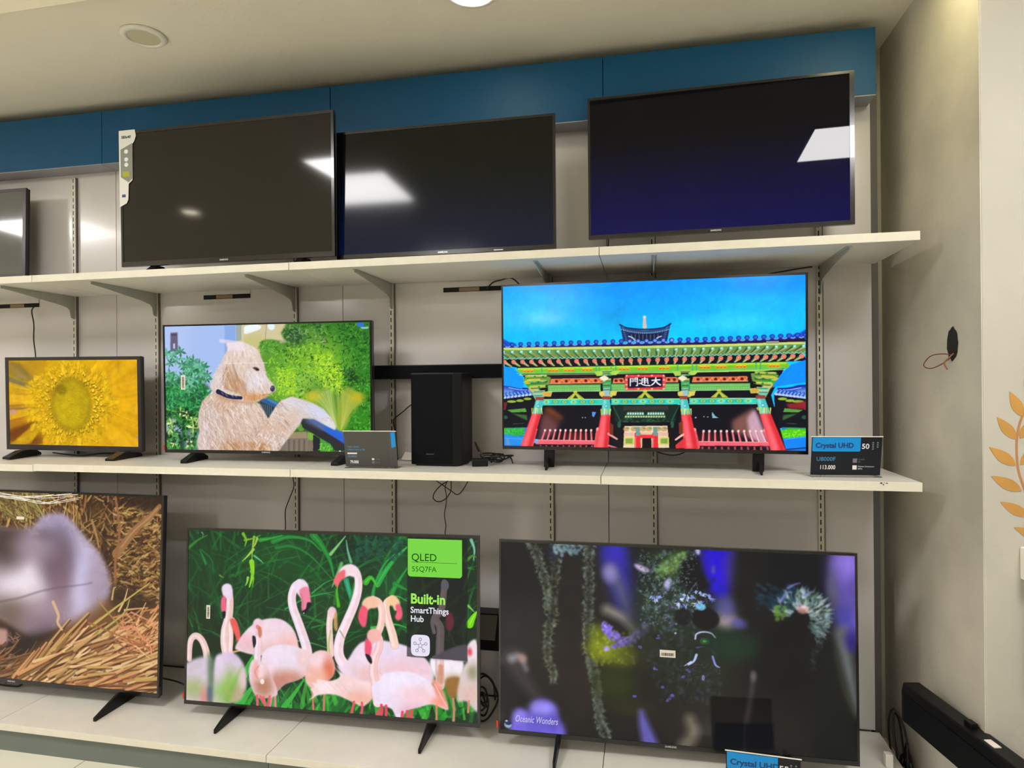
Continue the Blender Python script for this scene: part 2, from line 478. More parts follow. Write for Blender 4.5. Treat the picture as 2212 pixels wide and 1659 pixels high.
# ------------------------------------------------------------------ pictures on the lit screens
# Each picture is painted point by point (polygons, brush strokes, soft spots) on a grid that becomes the colours of the
# screen mesh's points. Sketch coordinates are rectified from a hand sketch of the picture by its four corners.
class Art:
    def __init__(s, quad, NX=560, NY=316, seed=1):
        s.W, s.H = NX * 2, NY * 2
        s.nx, s.ny = NX, NY
        s.a = np.zeros((s.H, s.W, 3))
        s.rg = np.random.RandomState(seed)
        src = quad
        dst = [(0, 0), (s.W, 0), (s.W, s.H), (0, s.H)]
        M = []; b = []
        for (x, y), (u, v) in zip(src, dst):
            M.append([x, y, 1, 0, 0, 0, -u * x, -u * y]); b.append(u)
            M.append([0, 0, 0, x, y, 1, -v * x, -v * y]); b.append(v)
        s.h = np.append(np.linalg.solve(np.array(M, float), np.array(b, float)), 1).reshape(3, 3)
        s.k = s.W / (abs(quad[1][0] - quad[0][0]))
        s.clip = None
    def P(s, pts):
        p = np.array(pts, float).reshape(-1, 2)
        q = np.c_[p, np.ones(len(p))] @ s.h.T
        return q[:, :2] / q[:, 2:3]
    def put(s, x0, y0, m, col, a=1.0):
        h, w = m.shape
        if s.clip is not None:
            m = m * s.clip[y0:y0 + h, x0:x0 + w]
        m = (m * a)[..., None]
        r = s.a[y0:y0 + h, x0:x0 + w]
        r *= 1 - m
        r += m * np.asarray(col, float)
    def spl(s, p, closed=False, n=6):
        p = np.asarray(p, float)
        if closed:
            q = np.vstack([p[-1], p, p[0], p[1]])
        else:
            q = np.vstack([2 * p[0] - p[1], p, 2 * p[-1] - p[-2]])
        o = []
        t = np.linspace(0, 1, n, endpoint=False)[:, None]
        for i in range(1, len(q) - 2):
            A, B, C, D = q[i - 1:i + 3]
            o.append(0.5 * (2 * B + (C - A) * t + (2 * A - 5 * B + 4 * C - D) * t * t + (3 * B - A - 3 * C + D) * t ** 3))
        o = np.vstack(o)
        return o if closed else np.vstack([o, q[-2]])
    def mask(s, pts, smooth=False, raw=False, soft=0.0):
        p = np.asarray(pts, float) if raw else s.P(pts)
        if smooth:
            p = s.spl(p, True)
        pad = int(soft * 2.2) + 2
        x0 = int(max(0, math.floor(p[:, 0].min()) - pad)); x1 = int(min(s.W, math.ceil(p[:, 0].max()) + pad))
        y0 = int(max(0, math.floor(p[:, 1].min()) - pad)); y1 = int(min(s.H, math.ceil(p[:, 1].max()) + pad))
        if x1 <= x0 or y1 <= y0:
            return None
        X = np.arange(x0, x1) + 0.5
        ins = np.zeros((y1 - y0, x1 - x0), bool)
        n = len(p)
        for i in range(n):
            ax, ay = p[i]; bx, by = p[(i + 1) % n]
            if ay == by: continue
            lo, hi = (ay, by) if ay < by else (by, ay)
            r0 = max(y0, int(math.ceil(lo - 0.5))); r1 = min(y1, int(math.ceil(hi - 0.5)))
            if r1 <= r0: continue
            Y = np.arange(r0, r1) + 0.5
            xc = ax + (Y - ay) * (bx - ax) / (by - ay)
            ins[r0 - y0:r1 - y0] ^= X[None, :] < xc[:, None]
        m = ins.astype(float)
        if soft > 0:
            m = s.blur(m, soft)
        return x0, y0, m
    def blur(s, m, r):
        r = max(1, int(r))
        for _ in range(2):
            for ax in (0, 1):
                pd = [(0, 0)] * m.ndim
                pd[ax] = (r + 1, r)
                c = np.cumsum(np.pad(m, pd, mode='edge'), axis=ax)
                n = m.shape[ax]
                if ax == 0: m = (c[2 * r + 1:2 * r + 1 + n] - c[:n]) / (2 * r + 1)
                else: m = (c[:, 2 * r + 1:2 * r + 1 + n] - c[:, :n]) / (2 * r + 1)
        return m
    def poly(s, pts, col, a=1.0, smooth=False, soft=0.0, raw=False):
        r = s.mask(pts, smooth, raw, soft)
        if r is not None:
            s.put(r[0], r[1], r[2], col, a)
        return r
    def clipto(s, pts, smooth=True, soft=0.0):
        s.clip = None
        if pts is None:
            return
        r = s.mask(pts, smooth, False, soft)
        s.clip = np.zeros((s.H, s.W))
        s.clip[r[1]:r[1] + r[2].shape[0], r[0]:r[0] + r[2].shape[1]] = r[2]
    def stroke(s, pts, w, col, w1=None, a=1.0, smooth=True, soft=1.0, raw=False, wk=True):
        p = np.asarray(pts, float) if raw else s.P(pts)
        if smooth and len(p) > 2:
            p = s.spl(p, False, 4)
        if wk:
            w = w * s.k / 2; w1 = w if w1 is None else w1 * s.k / 2
        pad = max(w, w1) + soft + 1
        x0 = int(max(0, p[:, 0].min() - pad)); x1 = int(min(s.W, p[:, 0].max() + pad + 1))
        y0 = int(max(0, p[:, 1].min() - pad)); y1 = int(min(s.H, p[:, 1].max() + pad + 1))
        if x1 <= x0 or y1 <= y0:
            return
        m = np.zeros((y1 - y0, x1 - x0))
        n = len(p) - 1
        for i in range(n):
            a0, b0 = p[i], p[i + 1]
            wa = w + (w1 - w) * i / n; wb = w + (w1 - w) * (i + 1) / n
            pd = max(wa, wb) + soft + 1
            u0 = int(max(x0, min(a0[0], b0[0]) - pad)); u1 = int(min(x1, max(a0[0], b0[0]) + pd + 1))
            v0 = int(max(y0, min(a0[1], b0[1]) - pad)); v1 = int(min(y1, max(a0[1], b0[1]) + pd + 1))
            if u1 <= u0 or v1 <= v0: continue
            X = np.arange(u0, u1)[None, :] + 0.5 - a0[0]; Y = np.arange(v0, v1)[:, None] + 0.5 - a0[1]
            dx, dy = b0 - a0
            L = dx * dx + dy * dy + 1e-9
            t = np.clip((X * dx + Y * dy) / L, 0, 1)
            d = np.sqrt((X - t * dx) ** 2 + (Y - t * dy) ** 2)
            c = np.clip((wa + (wb - wa) * t - d) / soft + 0.5, 0, 1)
            mm = m[v0 - y0:v1 - y0, u0 - x0:u1 - x0]
            np.maximum(mm, c, out=mm)
        s.put(x0, y0, m, col, a)
    def ell(s, x, y, rx, ry, col, a=1.0, ang=0.0, soft=0.25):
        c = s.P([(x, y)])[0]
        rx *= s.k; ry *= s.k
        R_ = max(rx, ry) * (1 + soft) + 2
        x0 = int(max(0, c[0] - R_)); x1 = int(min(s.W, c[0] + R_ + 1)); y0 = int(max(0, c[1] - R_)); y1 = int(min(s.H, c[1] + R_ + 1))
        if x1 <= x0 or y1 <= y0: return
        X = np.arange(x0, x1)[None, :] + 0.5 - c[0]; Y = np.arange(y0, y1)[:, None] + 0.5 - c[1]
        ca, sa = math.cos(ang), math.sin(ang)
        d = np.sqrt(((X * ca + Y * sa) / rx) ** 2 + ((-X * sa + Y * ca) / ry) ** 2)
        so = max(soft, 1.2 / max(min(rx, ry), 0.5))
        m = np.clip((1 + so * 0.5 - d) / so, 0, 1)
        m = m * m * (3 - 2 * m)
        s.put(x0, y0, m, col, a)
    def fbm(s, sc, oct=4, seed=0, ax=1.0):
        rg = np.random.RandomState(seed + 77)
        out = np.zeros((s.H, s.W)); amp = 1.0; tot = 0
        for o in range(oct):
            gx = max(2, int(s.W / sc * 2 ** o / ax)); gy = max(2, int(s.H / sc * 2 ** o))
            g = rg.rand(gy + 2, gx + 2)
            u = np.linspace(0, gx, s.W); v = np.linspace(0, gy, s.H)
            iu = u.astype(int); fu = u - iu; iv = v.astype(int); fv = v - iv
            fu = fu * fu * (3 - 2 * fu); fv = (fv * fv * (3 - 2 * fv))[:, None]
            A = g[iv][:, iu] * (1 - fu) + g[iv][:, iu + 1] * fu
            B = g[iv + 1][:, iu] * (1 - fu) + g[iv + 1][:, iu + 1] * fu
            out += amp * (A * (1 - fv) + B * fv); tot += amp; amp *= 0.55
        return out / tot
    def mod(s, amp, sc, seed=0, region=None, ax=1.0):
        """Lightness texture, inside the clip."""
        f = (s.fbm(sc, 4, seed, ax) - 0.5) * 2 * amp
        m = 1.0 if s.clip is None else s.clip
        s.a *= (1 + f * m)[..., None]
    def shade(s, x, y, rx, ry, col, a, ang=0.0):
        s.ell(x, y, rx, ry, col, a, ang, 1.6)
    def out(s, soften=1):
        a = np.clip(s.a, 0, 255)
        if soften: a = s.blur(a, soften) if soften > 1 else a
        a = a.reshape(s.ny, 2, s.nx, 2, 3).mean((1, 3)) / 255.0
        return np.where(a <= 0.04045, a / 12.92, ((a + 0.055) / 1.055) ** 2.4)

def jit(rg, c, d):
    return tuple(np.clip(np.array(c) + rg.uniform(-d, d) + rg.uniform(-d * .3, d * .3, 3), 0, 255))

# ---- yellow flower
def art_flower():
    A = Art([(56.6, 745.1), (961.8, 737.9), (971.9, 1351.5), (68.7, 1332.3)], 420, 238, 3)
    rg = A.rg; U = rg.uniform
    A.a[:] = (214, 156, 8)
    for x, y, rx, ry, c, a in [(150, 850, 160, 150, (176, 136, 22), .8), (850, 830, 200, 160, (226, 160, 20), .8), (830, 1100, 220, 200, (236, 178, 6), .9), (600, 800, 200, 80, (206, 168, 6), .7), (100, 1200, 120, 120, (160, 96, 16), .7), (800, 1290, 220, 90, (214, 160, 6), .8)]:
        A.shade(x, y, rx, ry, c, a)
    # petals right and below: broad overlapping tongues
    for k in range(46):
        a = U(-1.35, 1.45); r0 = U(180, 260); r1 = U(420, 620)
        cx, cy = 500, 1040
        p0 = (cx + r0 * math.cos(a), cy + r0 * math.sin(a) * .95); p1 = (cx + r1 * math.cos(a + U(-.2, .2)), cy + r1 * math.sin(a + U(-.2, .2)))
        pm = ((p0[0] + p1[0]) / 2, (p0[1] + p1[1]) / 2 + U(-30, 30))
        w = U(60, 120)
        A.stroke([p0, pm, p1], w, (190, 134, 2), w * 1.2, .35, soft=14)
        A.stroke([p0, pm, p1], w * .8, jit(rg, (232, 176, 12), 14), w, .55, soft=16)
        for j in range(2):
            o = U(-w * .3, w * .3)
            A.stroke([(p0[0], p0[1] + o), (pm[0], pm[1] + o), (p1[0], p1[1] + o)], 3, jit(rg, (246, 200, 40), 16), 2, .4, soft=2)
    # left rays with dark gaps
    for (a, c, w) in [(2.55, (150, 118, 40), 46), (2.72, (120, 110, 70), 18), (3.05, (226, 172, 22), 70), (2.88, (206, 156, 18), 50), (3.35, (214, 164, 20), 60), (3.25, (150, 110, 60), 12), (3.72, (118, 62, 8), 40), (3.9, (190, 146, 16), 34), (4.05, (120, 70, 10), 30)]:
        for j in range(5):
            b = -a + U(-.05, .05) if False else a + U(-.05, .05)
            A.stroke([(500 + 230 * math.cos(b), 1040 - 200 * math.sin(b)), (500 + 560 * math.cos(b), 1040 - 470 * math.sin(b))], w * .6, jit(rg, c, 14), w, .55, soft=8)
    A.poly([(70, 760), (130, 760), (240, 880), (200, 880)], (136, 112, 50), .8, soft=6)
    A.poly([(60, 1230), (230, 1170), (290, 1230), (80, 1310)], (110, 58, 8), .75, soft=6)
    A.poly([(110, 1300), (250, 1180), (300, 1240), (200, 1330)], (206, 158, 10), .8, soft=5)
    A.poly([(215, 1335), (290, 1210), (300, 1330)], (104, 54, 10), .7, soft=4)
    A.poly([(60, 1090), (100, 1085), (125, 1110), (75, 1130)], (190, 136, 150), .7, soft=3)
    A.poly([(90, 840), (160, 850), (190, 870), (110, 880)], (150, 140, 110), .5, soft=6)
    for k in range(26):
        x, y = U(90, 240), U(880, 1180)
        A.stroke([(x + 110, y + (1040 - y) * .2), (x, y)], 5, jit(rg, (236, 190, 36), 24), 2, .5, soft=2)
    # fluffy outer florets
    A.ell(495, 1050, 290, 285, (214, 168, 8), .9, soft=.5)
    for k in range(1500):
        a = U(0, 6.283); r = U(160, 300) + 34 * math.sin(a * 7 + 1) * U(0, 1)
        x, y = 495 + r * math.cos(a), 1050 + r * .95 * math.sin(a)
        s_ = U(7, 17)
        A.ell(x + 2, y + 4, s_, s_ * .7, jit(rg, (168, 120, 4), 14), .35, a + U(-.8, .8), .6)
        A.ell(x, y, s_ * .9, s_ * .5, jit(rg, (232, 188, 16), 22), .65, a + U(-.8, .8), .6)
    for k in range(60):
        a = U(0, 6.283); r = U(250, 330)
        x, y = 495 + r * math.cos(a), 1050 + r * .92 * math.sin(a)
        A.ell(x, y, U(14, 30), U(8, 15), jit(rg, (240, 192, 20), 16), .5, a, .7)
    # bright stamens ring
    for r0, n, sz in ((166, 40, 9), (188, 46, 10), (214, 40, 9)):
        for k in range(n):
            a = 6.283 * k / n + U(-.08, .08); r = r0 + U(-14, 14)
            if 2.2 < a < 3.9 and U() < .7: continue
            x, y = 500 + r * math.cos(a), 1045 + r * 1.02 * math.sin(a)
            A.ell(x + 2, y + 5, sz * .8, sz * 1.3, (122, 88, 2), .7, a + 1.57, .5)
            A.ell(x, y, sz * .6, sz, jit(rg, (244, 210, 44), 16), .9, a + 1.57 + U(-.6, .6), .5)
    # disc
    A.ell(497, 1052, 140, 162, (150, 122, 2), 1, 0, .35)
    A.ell(500, 1050, 122, 144, (186, 158, 4), 1, 0, .35)
    A.ell(480, 1090, 90, 90, (206, 176, 4), .6, 0, .9)
    A.ell(430, 950, 40, 30, (110, 86, 2), .6, 0, .8)
    for k in range(520):
        a = U(0, 6.283); r = 132 * math.sqrt(U())
        x, y = 498 + r * .95 * math.cos(a), 1050 + r * 1.1 * math.sin(a)
        A.stroke([(x, y), (x + U(6, 16), y + U(-3, 6))], 4, jit(rg, (188, 160, 6), 34), 1.5, .5, soft=1)
    A.poly([(955, 1280), (972, 1270), (972, 1310)], (150, 140, 200), .8)
    A.mod(.10, 30, 4)
    return A.out()

# ---- shaggy dog
def art_dog():
    A = Art([(100.1, 183.4), (1882.7, 142.4), (1896.0, 1274.2), (118.6, 1249.6)], 500, 288, 5)
    rg = A.rg; U = rg.uniform
    A.a[:] = (52, 110, 34)
    # green masses
    for x, y, rx, ry, c, a in [(1400, 300, 330, 200, (62, 122, 40), .9), (1700, 420, 250, 260, (40, 116, 28), .9), (1750, 900, 250, 330, (50, 132, 30), .9), (1250, 560, 330, 260, (110, 172, 44), .9), (1480, 560, 200, 220, (140, 190, 44), .8), (1250, 700, 220, 110, (150, 196, 90), .6), (1220, 270, 90, 70, (30, 60, 44), .9), (1560, 780, 200, 130, (70, 110, 40), .7), (1050, 390, 130, 90, (92, 150, 50), .9), (1720, 620, 60, 50, (16, 44, 26), .9), (1350, 1180, 200, 90, (46, 86, 30), .9)]:
        A.shade(x, y, rx, ry, c, a)
    def leaves(n, x0, x1, y0, y1, cols, s0, s1, a=.8, cond=None):
        for k in range(n):
            x, y = U(x0, x1), U(y0, y1)
            if cond and not cond(x, y): continue
            an = U(0, 3.14); L = U(s0, s1)
            c = cols[rg.randint(len(cols))]
            A.stroke([(x, y), (x + L * math.cos(an), y + L * math.sin(an))], L * .45, jit(rg, c, 18), L * .12, a, soft=1.2)
    leaves(900, 1100, 1890, 150, 900, [(30, 84, 22), (62, 140, 34), (96, 160, 60), (24, 60, 24)], 14, 34, .65)
    leaves(1300, 1000, 1640, 330, 900, [(150, 206, 40), (120, 186, 50), (176, 214, 70), (84, 150, 40)], 12, 28, .6, lambda x, y: (x - 1300) ** 2 / 340 ** 2 + (y - 620) ** 2 / 300 ** 2 < 1)
    leaves(420, 1400, 1660, 420, 760, [(176, 226, 30), (196, 230, 60)], 12, 24, .75, lambda x, y: abs((x - 1400) - (y - 400) * .7) < 130)
    leaves(220, 1080, 1240, 540, 780, [(186, 226, 30), (160, 216, 40)], 10, 24, .8)
    leaves(500, 1640, 1895, 620, 1250, [(70, 170, 30), (40, 120, 30), (100, 190, 50), (26, 80, 22)], 12, 30, .65)
    leaves(260, 1120, 1500, 160, 330, [(96, 140, 70), (40, 84, 40), (130, 170, 100)], 12, 30, .6)
    leaves(240, 1640, 1890, 160, 600, [(80, 160, 50), (50, 130, 40), (24, 66, 26)], 14, 34, .7)
    # bright sky/patio behind the head
    A.poly([(722, 150), (1165, 140), (1110, 240), (1145, 310), (1000, 300), (925, 360), (940, 470), (722, 470)], (206, 194, 152), 1, soft=4)
    A.poly([(800, 180), (900, 165), (940, 185), (920, 210), (870, 230), (800, 250), (785, 225)], (236, 246, 250), .95, True, 2)
    A.poly([(1000, 165), (1050, 165), (1055, 200), (1025, 215), (1000, 195)], (226, 240, 250), .95, True, 2)
    A.poly([(740, 300), (900, 250), (960, 290), (930, 440), (760, 430)], (190, 186, 110), .6, True, 14)
    A.stroke([(985, 160), (980, 230), (975, 300)], 4, (120, 110, 90), 4, .8)
    A.poly([(1100, 310), (1150, 300), (1160, 320), (1060, 340)], (180, 170, 150), .8, False, 2)
    A.poly([(925, 345), (950, 305), (1010, 296), (1080, 310), (1115, 360), (1080, 410), (1000, 400), (950, 410)], (84, 146, 46), 1, True, 3)
    leaves(160, 925, 1100, 310, 410, [(110, 176, 60), (60, 120, 36)], 12, 24, .8)
    # wall at left
    A.poly([(90, 170), (726, 165), (726, 800), (90, 900)], (164, 188, 236), 1)
    A.poly([(90, 170), (330, 170), (300, 500), (90, 500)], (176, 196, 240), .8, soft=30)
    A.poly([(622, 178), (718, 176), (718, 480), (622, 480)], (132, 164, 222), .8, soft=1)
    A.poly([(722, 165), (768, 162), (768, 300), (722, 310)], (158, 168, 160), 1)
    A.poly([(768, 160), (790, 160), (790, 320), (768, 320)], (206, 198, 160), 1)
    A.poly([(152, 238), (214, 235), (218, 400), (152, 402)], (98, 88, 112), .95, soft=2)
    A.poly([(160, 250), (206, 248), (206, 262), (160, 264)], (70, 60, 80), .7)
    A.poly([(176, 330), (192, 330), (192, 375), (176, 375)], (210, 216, 240), .8, soft=1)
    # left shrub
    A.poly([(110, 680), (480, 700), (470, 900), (400, 1250), (110, 1260)], (26, 74, 44), .95, True, 12)
    A.poly([(120, 1000), (240, 1000), (230, 1180), (120, 1190)], (170, 186, 210), .85, True, 8)
    A.poly([(300, 1090), (400, 1090), (390, 1250), (280, 1250)], (150, 164, 190), .7, True, 8)
    def star(x, y, L, cols, n=6):
        a0 = U(0, 6.28)
        for k in range(n):
            a = a0 + 6.283 * k / n + U(-.2, .2); l = L * U(.7, 1.1)
            c = cols[rg.randint(len(cols))]
            mx_, my_ = x + l * .55 * math.cos(a), y + l * .55 * math.sin(a)
            ex, ey = x + l * math.cos(a), y + l * math.sin(a)
            A.stroke([(x, y), (mx_, my_)], l * .14, jit(rg, c, 16), l * .36, .95, soft=1.2)
            A.stroke([(mx_, my_), (ex, ey)], l * .36, jit(rg, c, 16), l * .04, .95, soft=1.2)
            A.stroke([(x, y), (ex, ey)], 2, (150, 210, 190), 1, .45)
    for k in range(58):
        star(U(125, 470), U(520, 760), U(40, 62), [(58, 138, 84), (84, 168, 118), (40, 110, 66), (110, 190, 160)])
    for x, y in [(240, 400), (170, 430), (300, 470), (350, 480), (200, 480), (400, 510), (440, 540), (150, 500), (260, 510), (330, 540), (470, 600), (120, 420)]:
        star(x, y, 56, [(70, 150, 110), (96, 176, 140), (50, 126, 86)])
    for k in range(46):
        star(U(120, 470), U(730, 900), U(40, 60), [(30, 130, 56), (20, 96, 46), (60, 160, 84)])
    for k in range(50):
        star(U(120, 400), U(900, 1240), U(36, 60), [(40, 120, 44), (24, 84, 36), (80, 160, 60)])
    for x, y, L in [(240, 920, 50), (290, 950, 46), (340, 990, 50), (350, 1060, 60), (380, 1010, 40), (160, 1020, 50), (180, 1200, 50), (320, 1200, 56), (150, 1080, 40)]:
        star(x, y, L, [(206, 214, 120), (226, 226, 150), (150, 190, 80)], 4)
    for k in range(40):
        A.ell(U(120, 380), U(900, 1200), U(8, 18), U(8, 18), (14, 40, 26), .7, 0, .4)
    # agave fan
    for k in range(60):
        a = U(-2.35, -.9); L = U(230, 400)
        A.stroke([(1610, 1100), (1610 + L * .5 * math.cos(a), 1100 + L * .5 * math.sin(a)), (1610 + L * math.cos(a * 1.02), 1100 + L * math.sin(a))], 8, jit(rg, (120, 160, 60), 26), 14, .6, soft=2)
    A.poly([(1350, 790), (1420, 730), (1520, 710), (1560, 800), (1600, 980), (1590, 1080), (1500, 930), (1400, 850)], (140, 172, 66), .8, True, 5)
    A.poly([(1600, 960), (1620, 800), (1680, 710), (1760, 740), (1812, 800), (1790, 860), (1720, 930), (1680, 1050), (1630, 1100), (1600, 1060)], (150, 168, 54), .9, True, 5)
    A.shade(1390, 790, 60, 40, (206, 186, 40), .8); A.shade(1770, 800, 60, 40, (196, 176, 30), .8)
    for k in range(110):
        t_ = U(0, 1)
        if U() < .5: A.stroke([(1600, 1060), (1500 + 60 * t_, 900 - 20 * t_), (1380 + 170 * t_, 800 - 80 * t_)], 2.4, jit(rg, (176, 196, 110), 34), 2.4, .5)
        else: A.stroke([(1630, 1090), (1640 + 80 * t_, 920), (1640 + 160 * t_, 730 + 110 * t_)], 2.4, jit(rg, (180, 190, 90), 34), 2.4, .5)
    # chair slats + dark rail
    A.poly([(915, 830), (975, 795), (1090, 860), (1100, 900), (1010, 985), (985, 985)], (38, 54, 66), 1)
    for k in range(7):
        A.stroke([(930 + k * 16, 850 + k * 4), (935 + k * 16, 920 + k * 8)], 5, (104, 124, 140), 5, .9)
    A.poly([(960, 800), (985, 795), (1095, 850), (1070, 890), (935, 835)], (46, 96, 150), .9, soft=1)
    A.poly([(1000, 805), (1095, 852), (1080, 868), (990, 820)], (76, 136, 190), .8, soft=1)
    # lower bench region
    A.poly([(1090, 1120), (1330, 1095), (1380, 1150), (1400, 1262), (1060, 1262)], (120, 108, 96), 1)
    A.poly([(1170, 1100), (1330, 1095), (1345, 1150), (1160, 1155)], (150, 136, 104), 1, soft=2)
    for k in range(9):
        A.stroke([(1160 + k * 22, 1165), (1158 + k * 22, 1262)], 7, (86, 74, 66) if k % 2 else (140, 124, 110), 7, .9)
    A.poly([(1340, 1095), (1400, 1110), (1395, 1170), (1345, 1165)], (120, 170, 60), 1, soft=2)
    A.poly([(1390, 1120), (1450, 1160), (1450, 1268), (1390, 1265)], (28, 32, 40), 1)
    A.poly([(1450, 1150), (1560, 1220), (1560, 1268), (1450, 1268)], (70, 150, 50), 1)
    leaves(60, 1455, 1555, 1180, 1265, [(120, 200, 70), (60, 140, 40)], 12, 26, .8)
    A.poly([(1250, 1040), (1290, 1030), (1310, 1080), (1270, 1090)], (110, 160, 60), .8, True, 2)
    # ---- the dog
    rail = [(1275, 985), (1330, 980), (1715, 1150), (1715, 1262), (1580, 1262), (1540, 1200), (1300, 1060)]
    A.poly(rail, (40, 40, 48), 1)
    A.poly([(1330, 982), (1420, 990), (1715, 1135), (1712, 1235), (1600, 1160), (1500, 1100)], (40, 100, 216), .95, soft=2)
    A.poly([(1300, 985), (1400, 988), (1500, 1050), (1480, 1090), (1340, 1020)], (96, 104, 132), .8, soft=8)
    body = [(395, 1262), (380, 1180), (405, 1100), (390, 1010), (400, 920), (430, 830), (470, 790), (520, 740), (590, 720), (740, 760), (860, 820), (930, 860), (1000, 985), (1060, 890), (1110, 830), (1200, 793), (1290, 815), (1390, 850), (1480, 900), (1550, 980), (1588, 1050), (1580, 1080), (1500, 1040), (1400, 985), (1300, 980), (1270, 1040), (1200, 1120), (1150, 1180), (1090, 1262)]
    A.poly(body, (214, 196, 188), 1, False, 3)
    A.clipto(body, False, 2)
    A.shade(700, 900, 230, 130, (222, 196, 176), .8)
    A.shade(560, 850, 120, 60, (206, 160, 120), .7)
    A.shade(820, 1120, 260, 120, (206, 172, 150), .7)
    A.shade(700, 1230, 130, 50, (176, 120, 66), .8)
    A.shade(930, 1235, 90, 50, (170, 104, 40), .8)
    A.shade(1180, 900, 150, 80, (214, 190, 170), .6)
    A.shade(1150, 840, 120, 60, (226, 214, 232), .8)
    A.shade(1440, 930, 170, 60, (206, 212, 240), .9, .45)
    A.shade(1540, 1030, 60, 60, (226, 224, 232), .8)
    A.shade(480, 1000, 100, 180, (196, 180, 184), .6)
    A.shade(1100, 1050, 120, 80, (216, 180, 150), .7)
    for k in range(330):
        x, y = U(385, 1150), U(780, 1262); an = 1.15 + U(-.5, .5) - (x - 700) * .0006; L = U(50, 110)
        A.stroke([(x, y), (x + L * .5 * math.cos(an) + U(-10, 10), y + L * .5 * math.sin(an)), (x + L * math.cos(an), y + L * math.sin(an))], U(8, 18), [(178, 146, 128), (244, 234, 236), (206, 170, 146), (160, 128, 112), (236, 222, 216)][rg.randint(5)], 3, .5, soft=4)
    for k in range(2400):
        x, y = U(385, 1590), U(720, 1262)
        if x < 900:
            an = 1.1 + (x - 600) * -.0008 + U(-.45, .45) if y > 900 else 2.0 + U(-.6, .6)
        else:
            an = .5 + U(-.5, .5) if y < 1000 else 2.2 + U(-.5, .5)
        L = U(24, 62)
        c = [(238, 226, 222), (196, 168, 150), (226, 206, 196), (170, 140, 122), (244, 236, 240), (206, 160, 124)][rg.randint(6)]
        if x > 1050: c = tuple(np.array(c) * .5 + np.array((214, 206, 214)) * .5)
        A.stroke([(x, y), (x + L * .5 * math.cos(an) + U(-4, 4), y + L * .5 * math.sin(an)), (x + L * math.cos(an), y + L * math.sin(an))], 5, jit(rg, c, 10), 1.5, .5, soft=1.2)
    A.clip = None
    head = [(640, 330), (700, 322), (770, 318), (840, 345), (900, 380), (930, 440), (960, 500), (975, 560), (990, 620), (1040, 680), (1060, 720), (1050, 745), (1020, 765), (960, 800), (920, 830), (860, 838), (800, 810), (740, 770), (660, 745), (590, 725), (530, 740), (500, 700), (520, 650), (540, 580), (590, 500), (620, 430), (650, 390)]
    A.poly(head, (216, 196, 184), 1, True, 2)
    A.clipto(head, True, 2)
    A.shade(780, 360, 130, 60, (238, 222, 226), .9)
    A.shade(760, 470, 140, 100, (226, 206, 196), .8)
    ear = [(640, 520), (690, 520), (720, 600), (800, 700), (790, 760), (700, 745), (600, 700), (600, 600)]
    A.poly(ear, (190, 156, 126), .7, True, 10)
    A.shade(640, 650, 50, 70, (178, 136, 96), .7)
    A.shade(870, 790, 100, 40, (204, 140, 76), .9)
    A.shade(900, 660, 90, 90, (230, 222, 232), .8)
    A.shade(985, 720, 50, 30, (214, 186, 170), .7)
    A.shade(560, 640, 60, 110, (214, 200, 200), .7)
    A.shade(740, 690, 60, 60, (186, 130, 84), .7)
    for k in range(150):
        x, y = U(520, 1000), U(330, 800); an = 1.35 + U(-.45, .45); L = U(40, 90)
        A.stroke([(x, y), (x + L * .5 * math.cos(an) + U(-8, 8), y + L * .5 * math.sin(an)), (x + L * math.cos(an), y + L * math.sin(an))], U(8, 16), [(196, 164, 140), (246, 236, 236), (226, 206, 196), (184, 150, 128)][rg.randint(4)], 3, .38, soft=4)
    A.stroke([(690, 500), (715, 580), (745, 650), (790, 700), (800, 740)], 14, (150, 106, 72), 8, .55, soft=8)
    A.stroke([(640, 540), (610, 620), (620, 700), (690, 745)], 16, (160, 116, 84), 8, .5, soft=8)
    A.stroke([(700, 380), (690, 450), (700, 520)], 10, (190, 160, 140), 6, .5, soft=6)
    A.stroke([(850, 440), (840, 500), (860, 540)], 8, (196, 168, 150), 4, .5, soft=5)
    A.stroke([(950, 780), (1000, 768), (1030, 755)], 7, (150, 104, 80), 4, .6, soft=3)
    for k in range(1300):
        x, y = U(500, 1060), U(320, 838)
        if y < 500: an = 1.35 + (x - 780) * -.003 + U(-.35, .35)
        elif x < 820: an = 1.35 + U(-.35, .35) + (700 - x) * .001
        else: an = 1.0 + U(-.5, .5)
        L = U(22, 52)
        base = A.P([(x, y)])[0]; iy = int(np.clip(base[1], 0, A.H - 1)); ix = int(np.clip(base[0], 0, A.W - 1))
        c = A.a[iy, ix] + U(-34, 34)
        A.stroke([(x, y), (x + L * math.cos(an), y + L * math.sin(an))], 5, tuple(np.clip(c, 0, 255)), 1.5, .6, soft=1.2)
    A.clip = None
    # stray outline hair
    for k in range(190):
        i = rg.randint(len(head)); x, y = head[i]; x2, y2 = head[(i + 1) % len(head)]; t_ = U()
        x, y = x + (x2 - x) * t_, y + (y2 - y) * t_
        ox, oy = x - 780, y - 580; n_ = math.hypot(ox, oy)
        A.stroke([(x - ox / n_ * 8, y - oy / n_ * 8), (x + ox / n_ * U(6, 22), y + oy / n_ * U(2, 14) + 6)], 4, jit(rg, (222, 206, 196), 14), 1, .6)
    A.poly([(866, 540), (890, 536), (915, 545), (925, 562), (905, 570), (885, 558)], (70, 38, 22), .95, True, 2)
    A.ell(905, 555, 12, 9, (40, 22, 16), .9, 0, .4)
    A.stroke([(850, 590), (820, 640), (815, 700)], 4, (176, 156, 150), 2, .6)
    A.ell(1038, 722, 20, 25, (60, 52, 84), 1, .2, .3)
    A.ell(1032, 712, 8, 7, (140, 134, 170), .7, 0, .6)
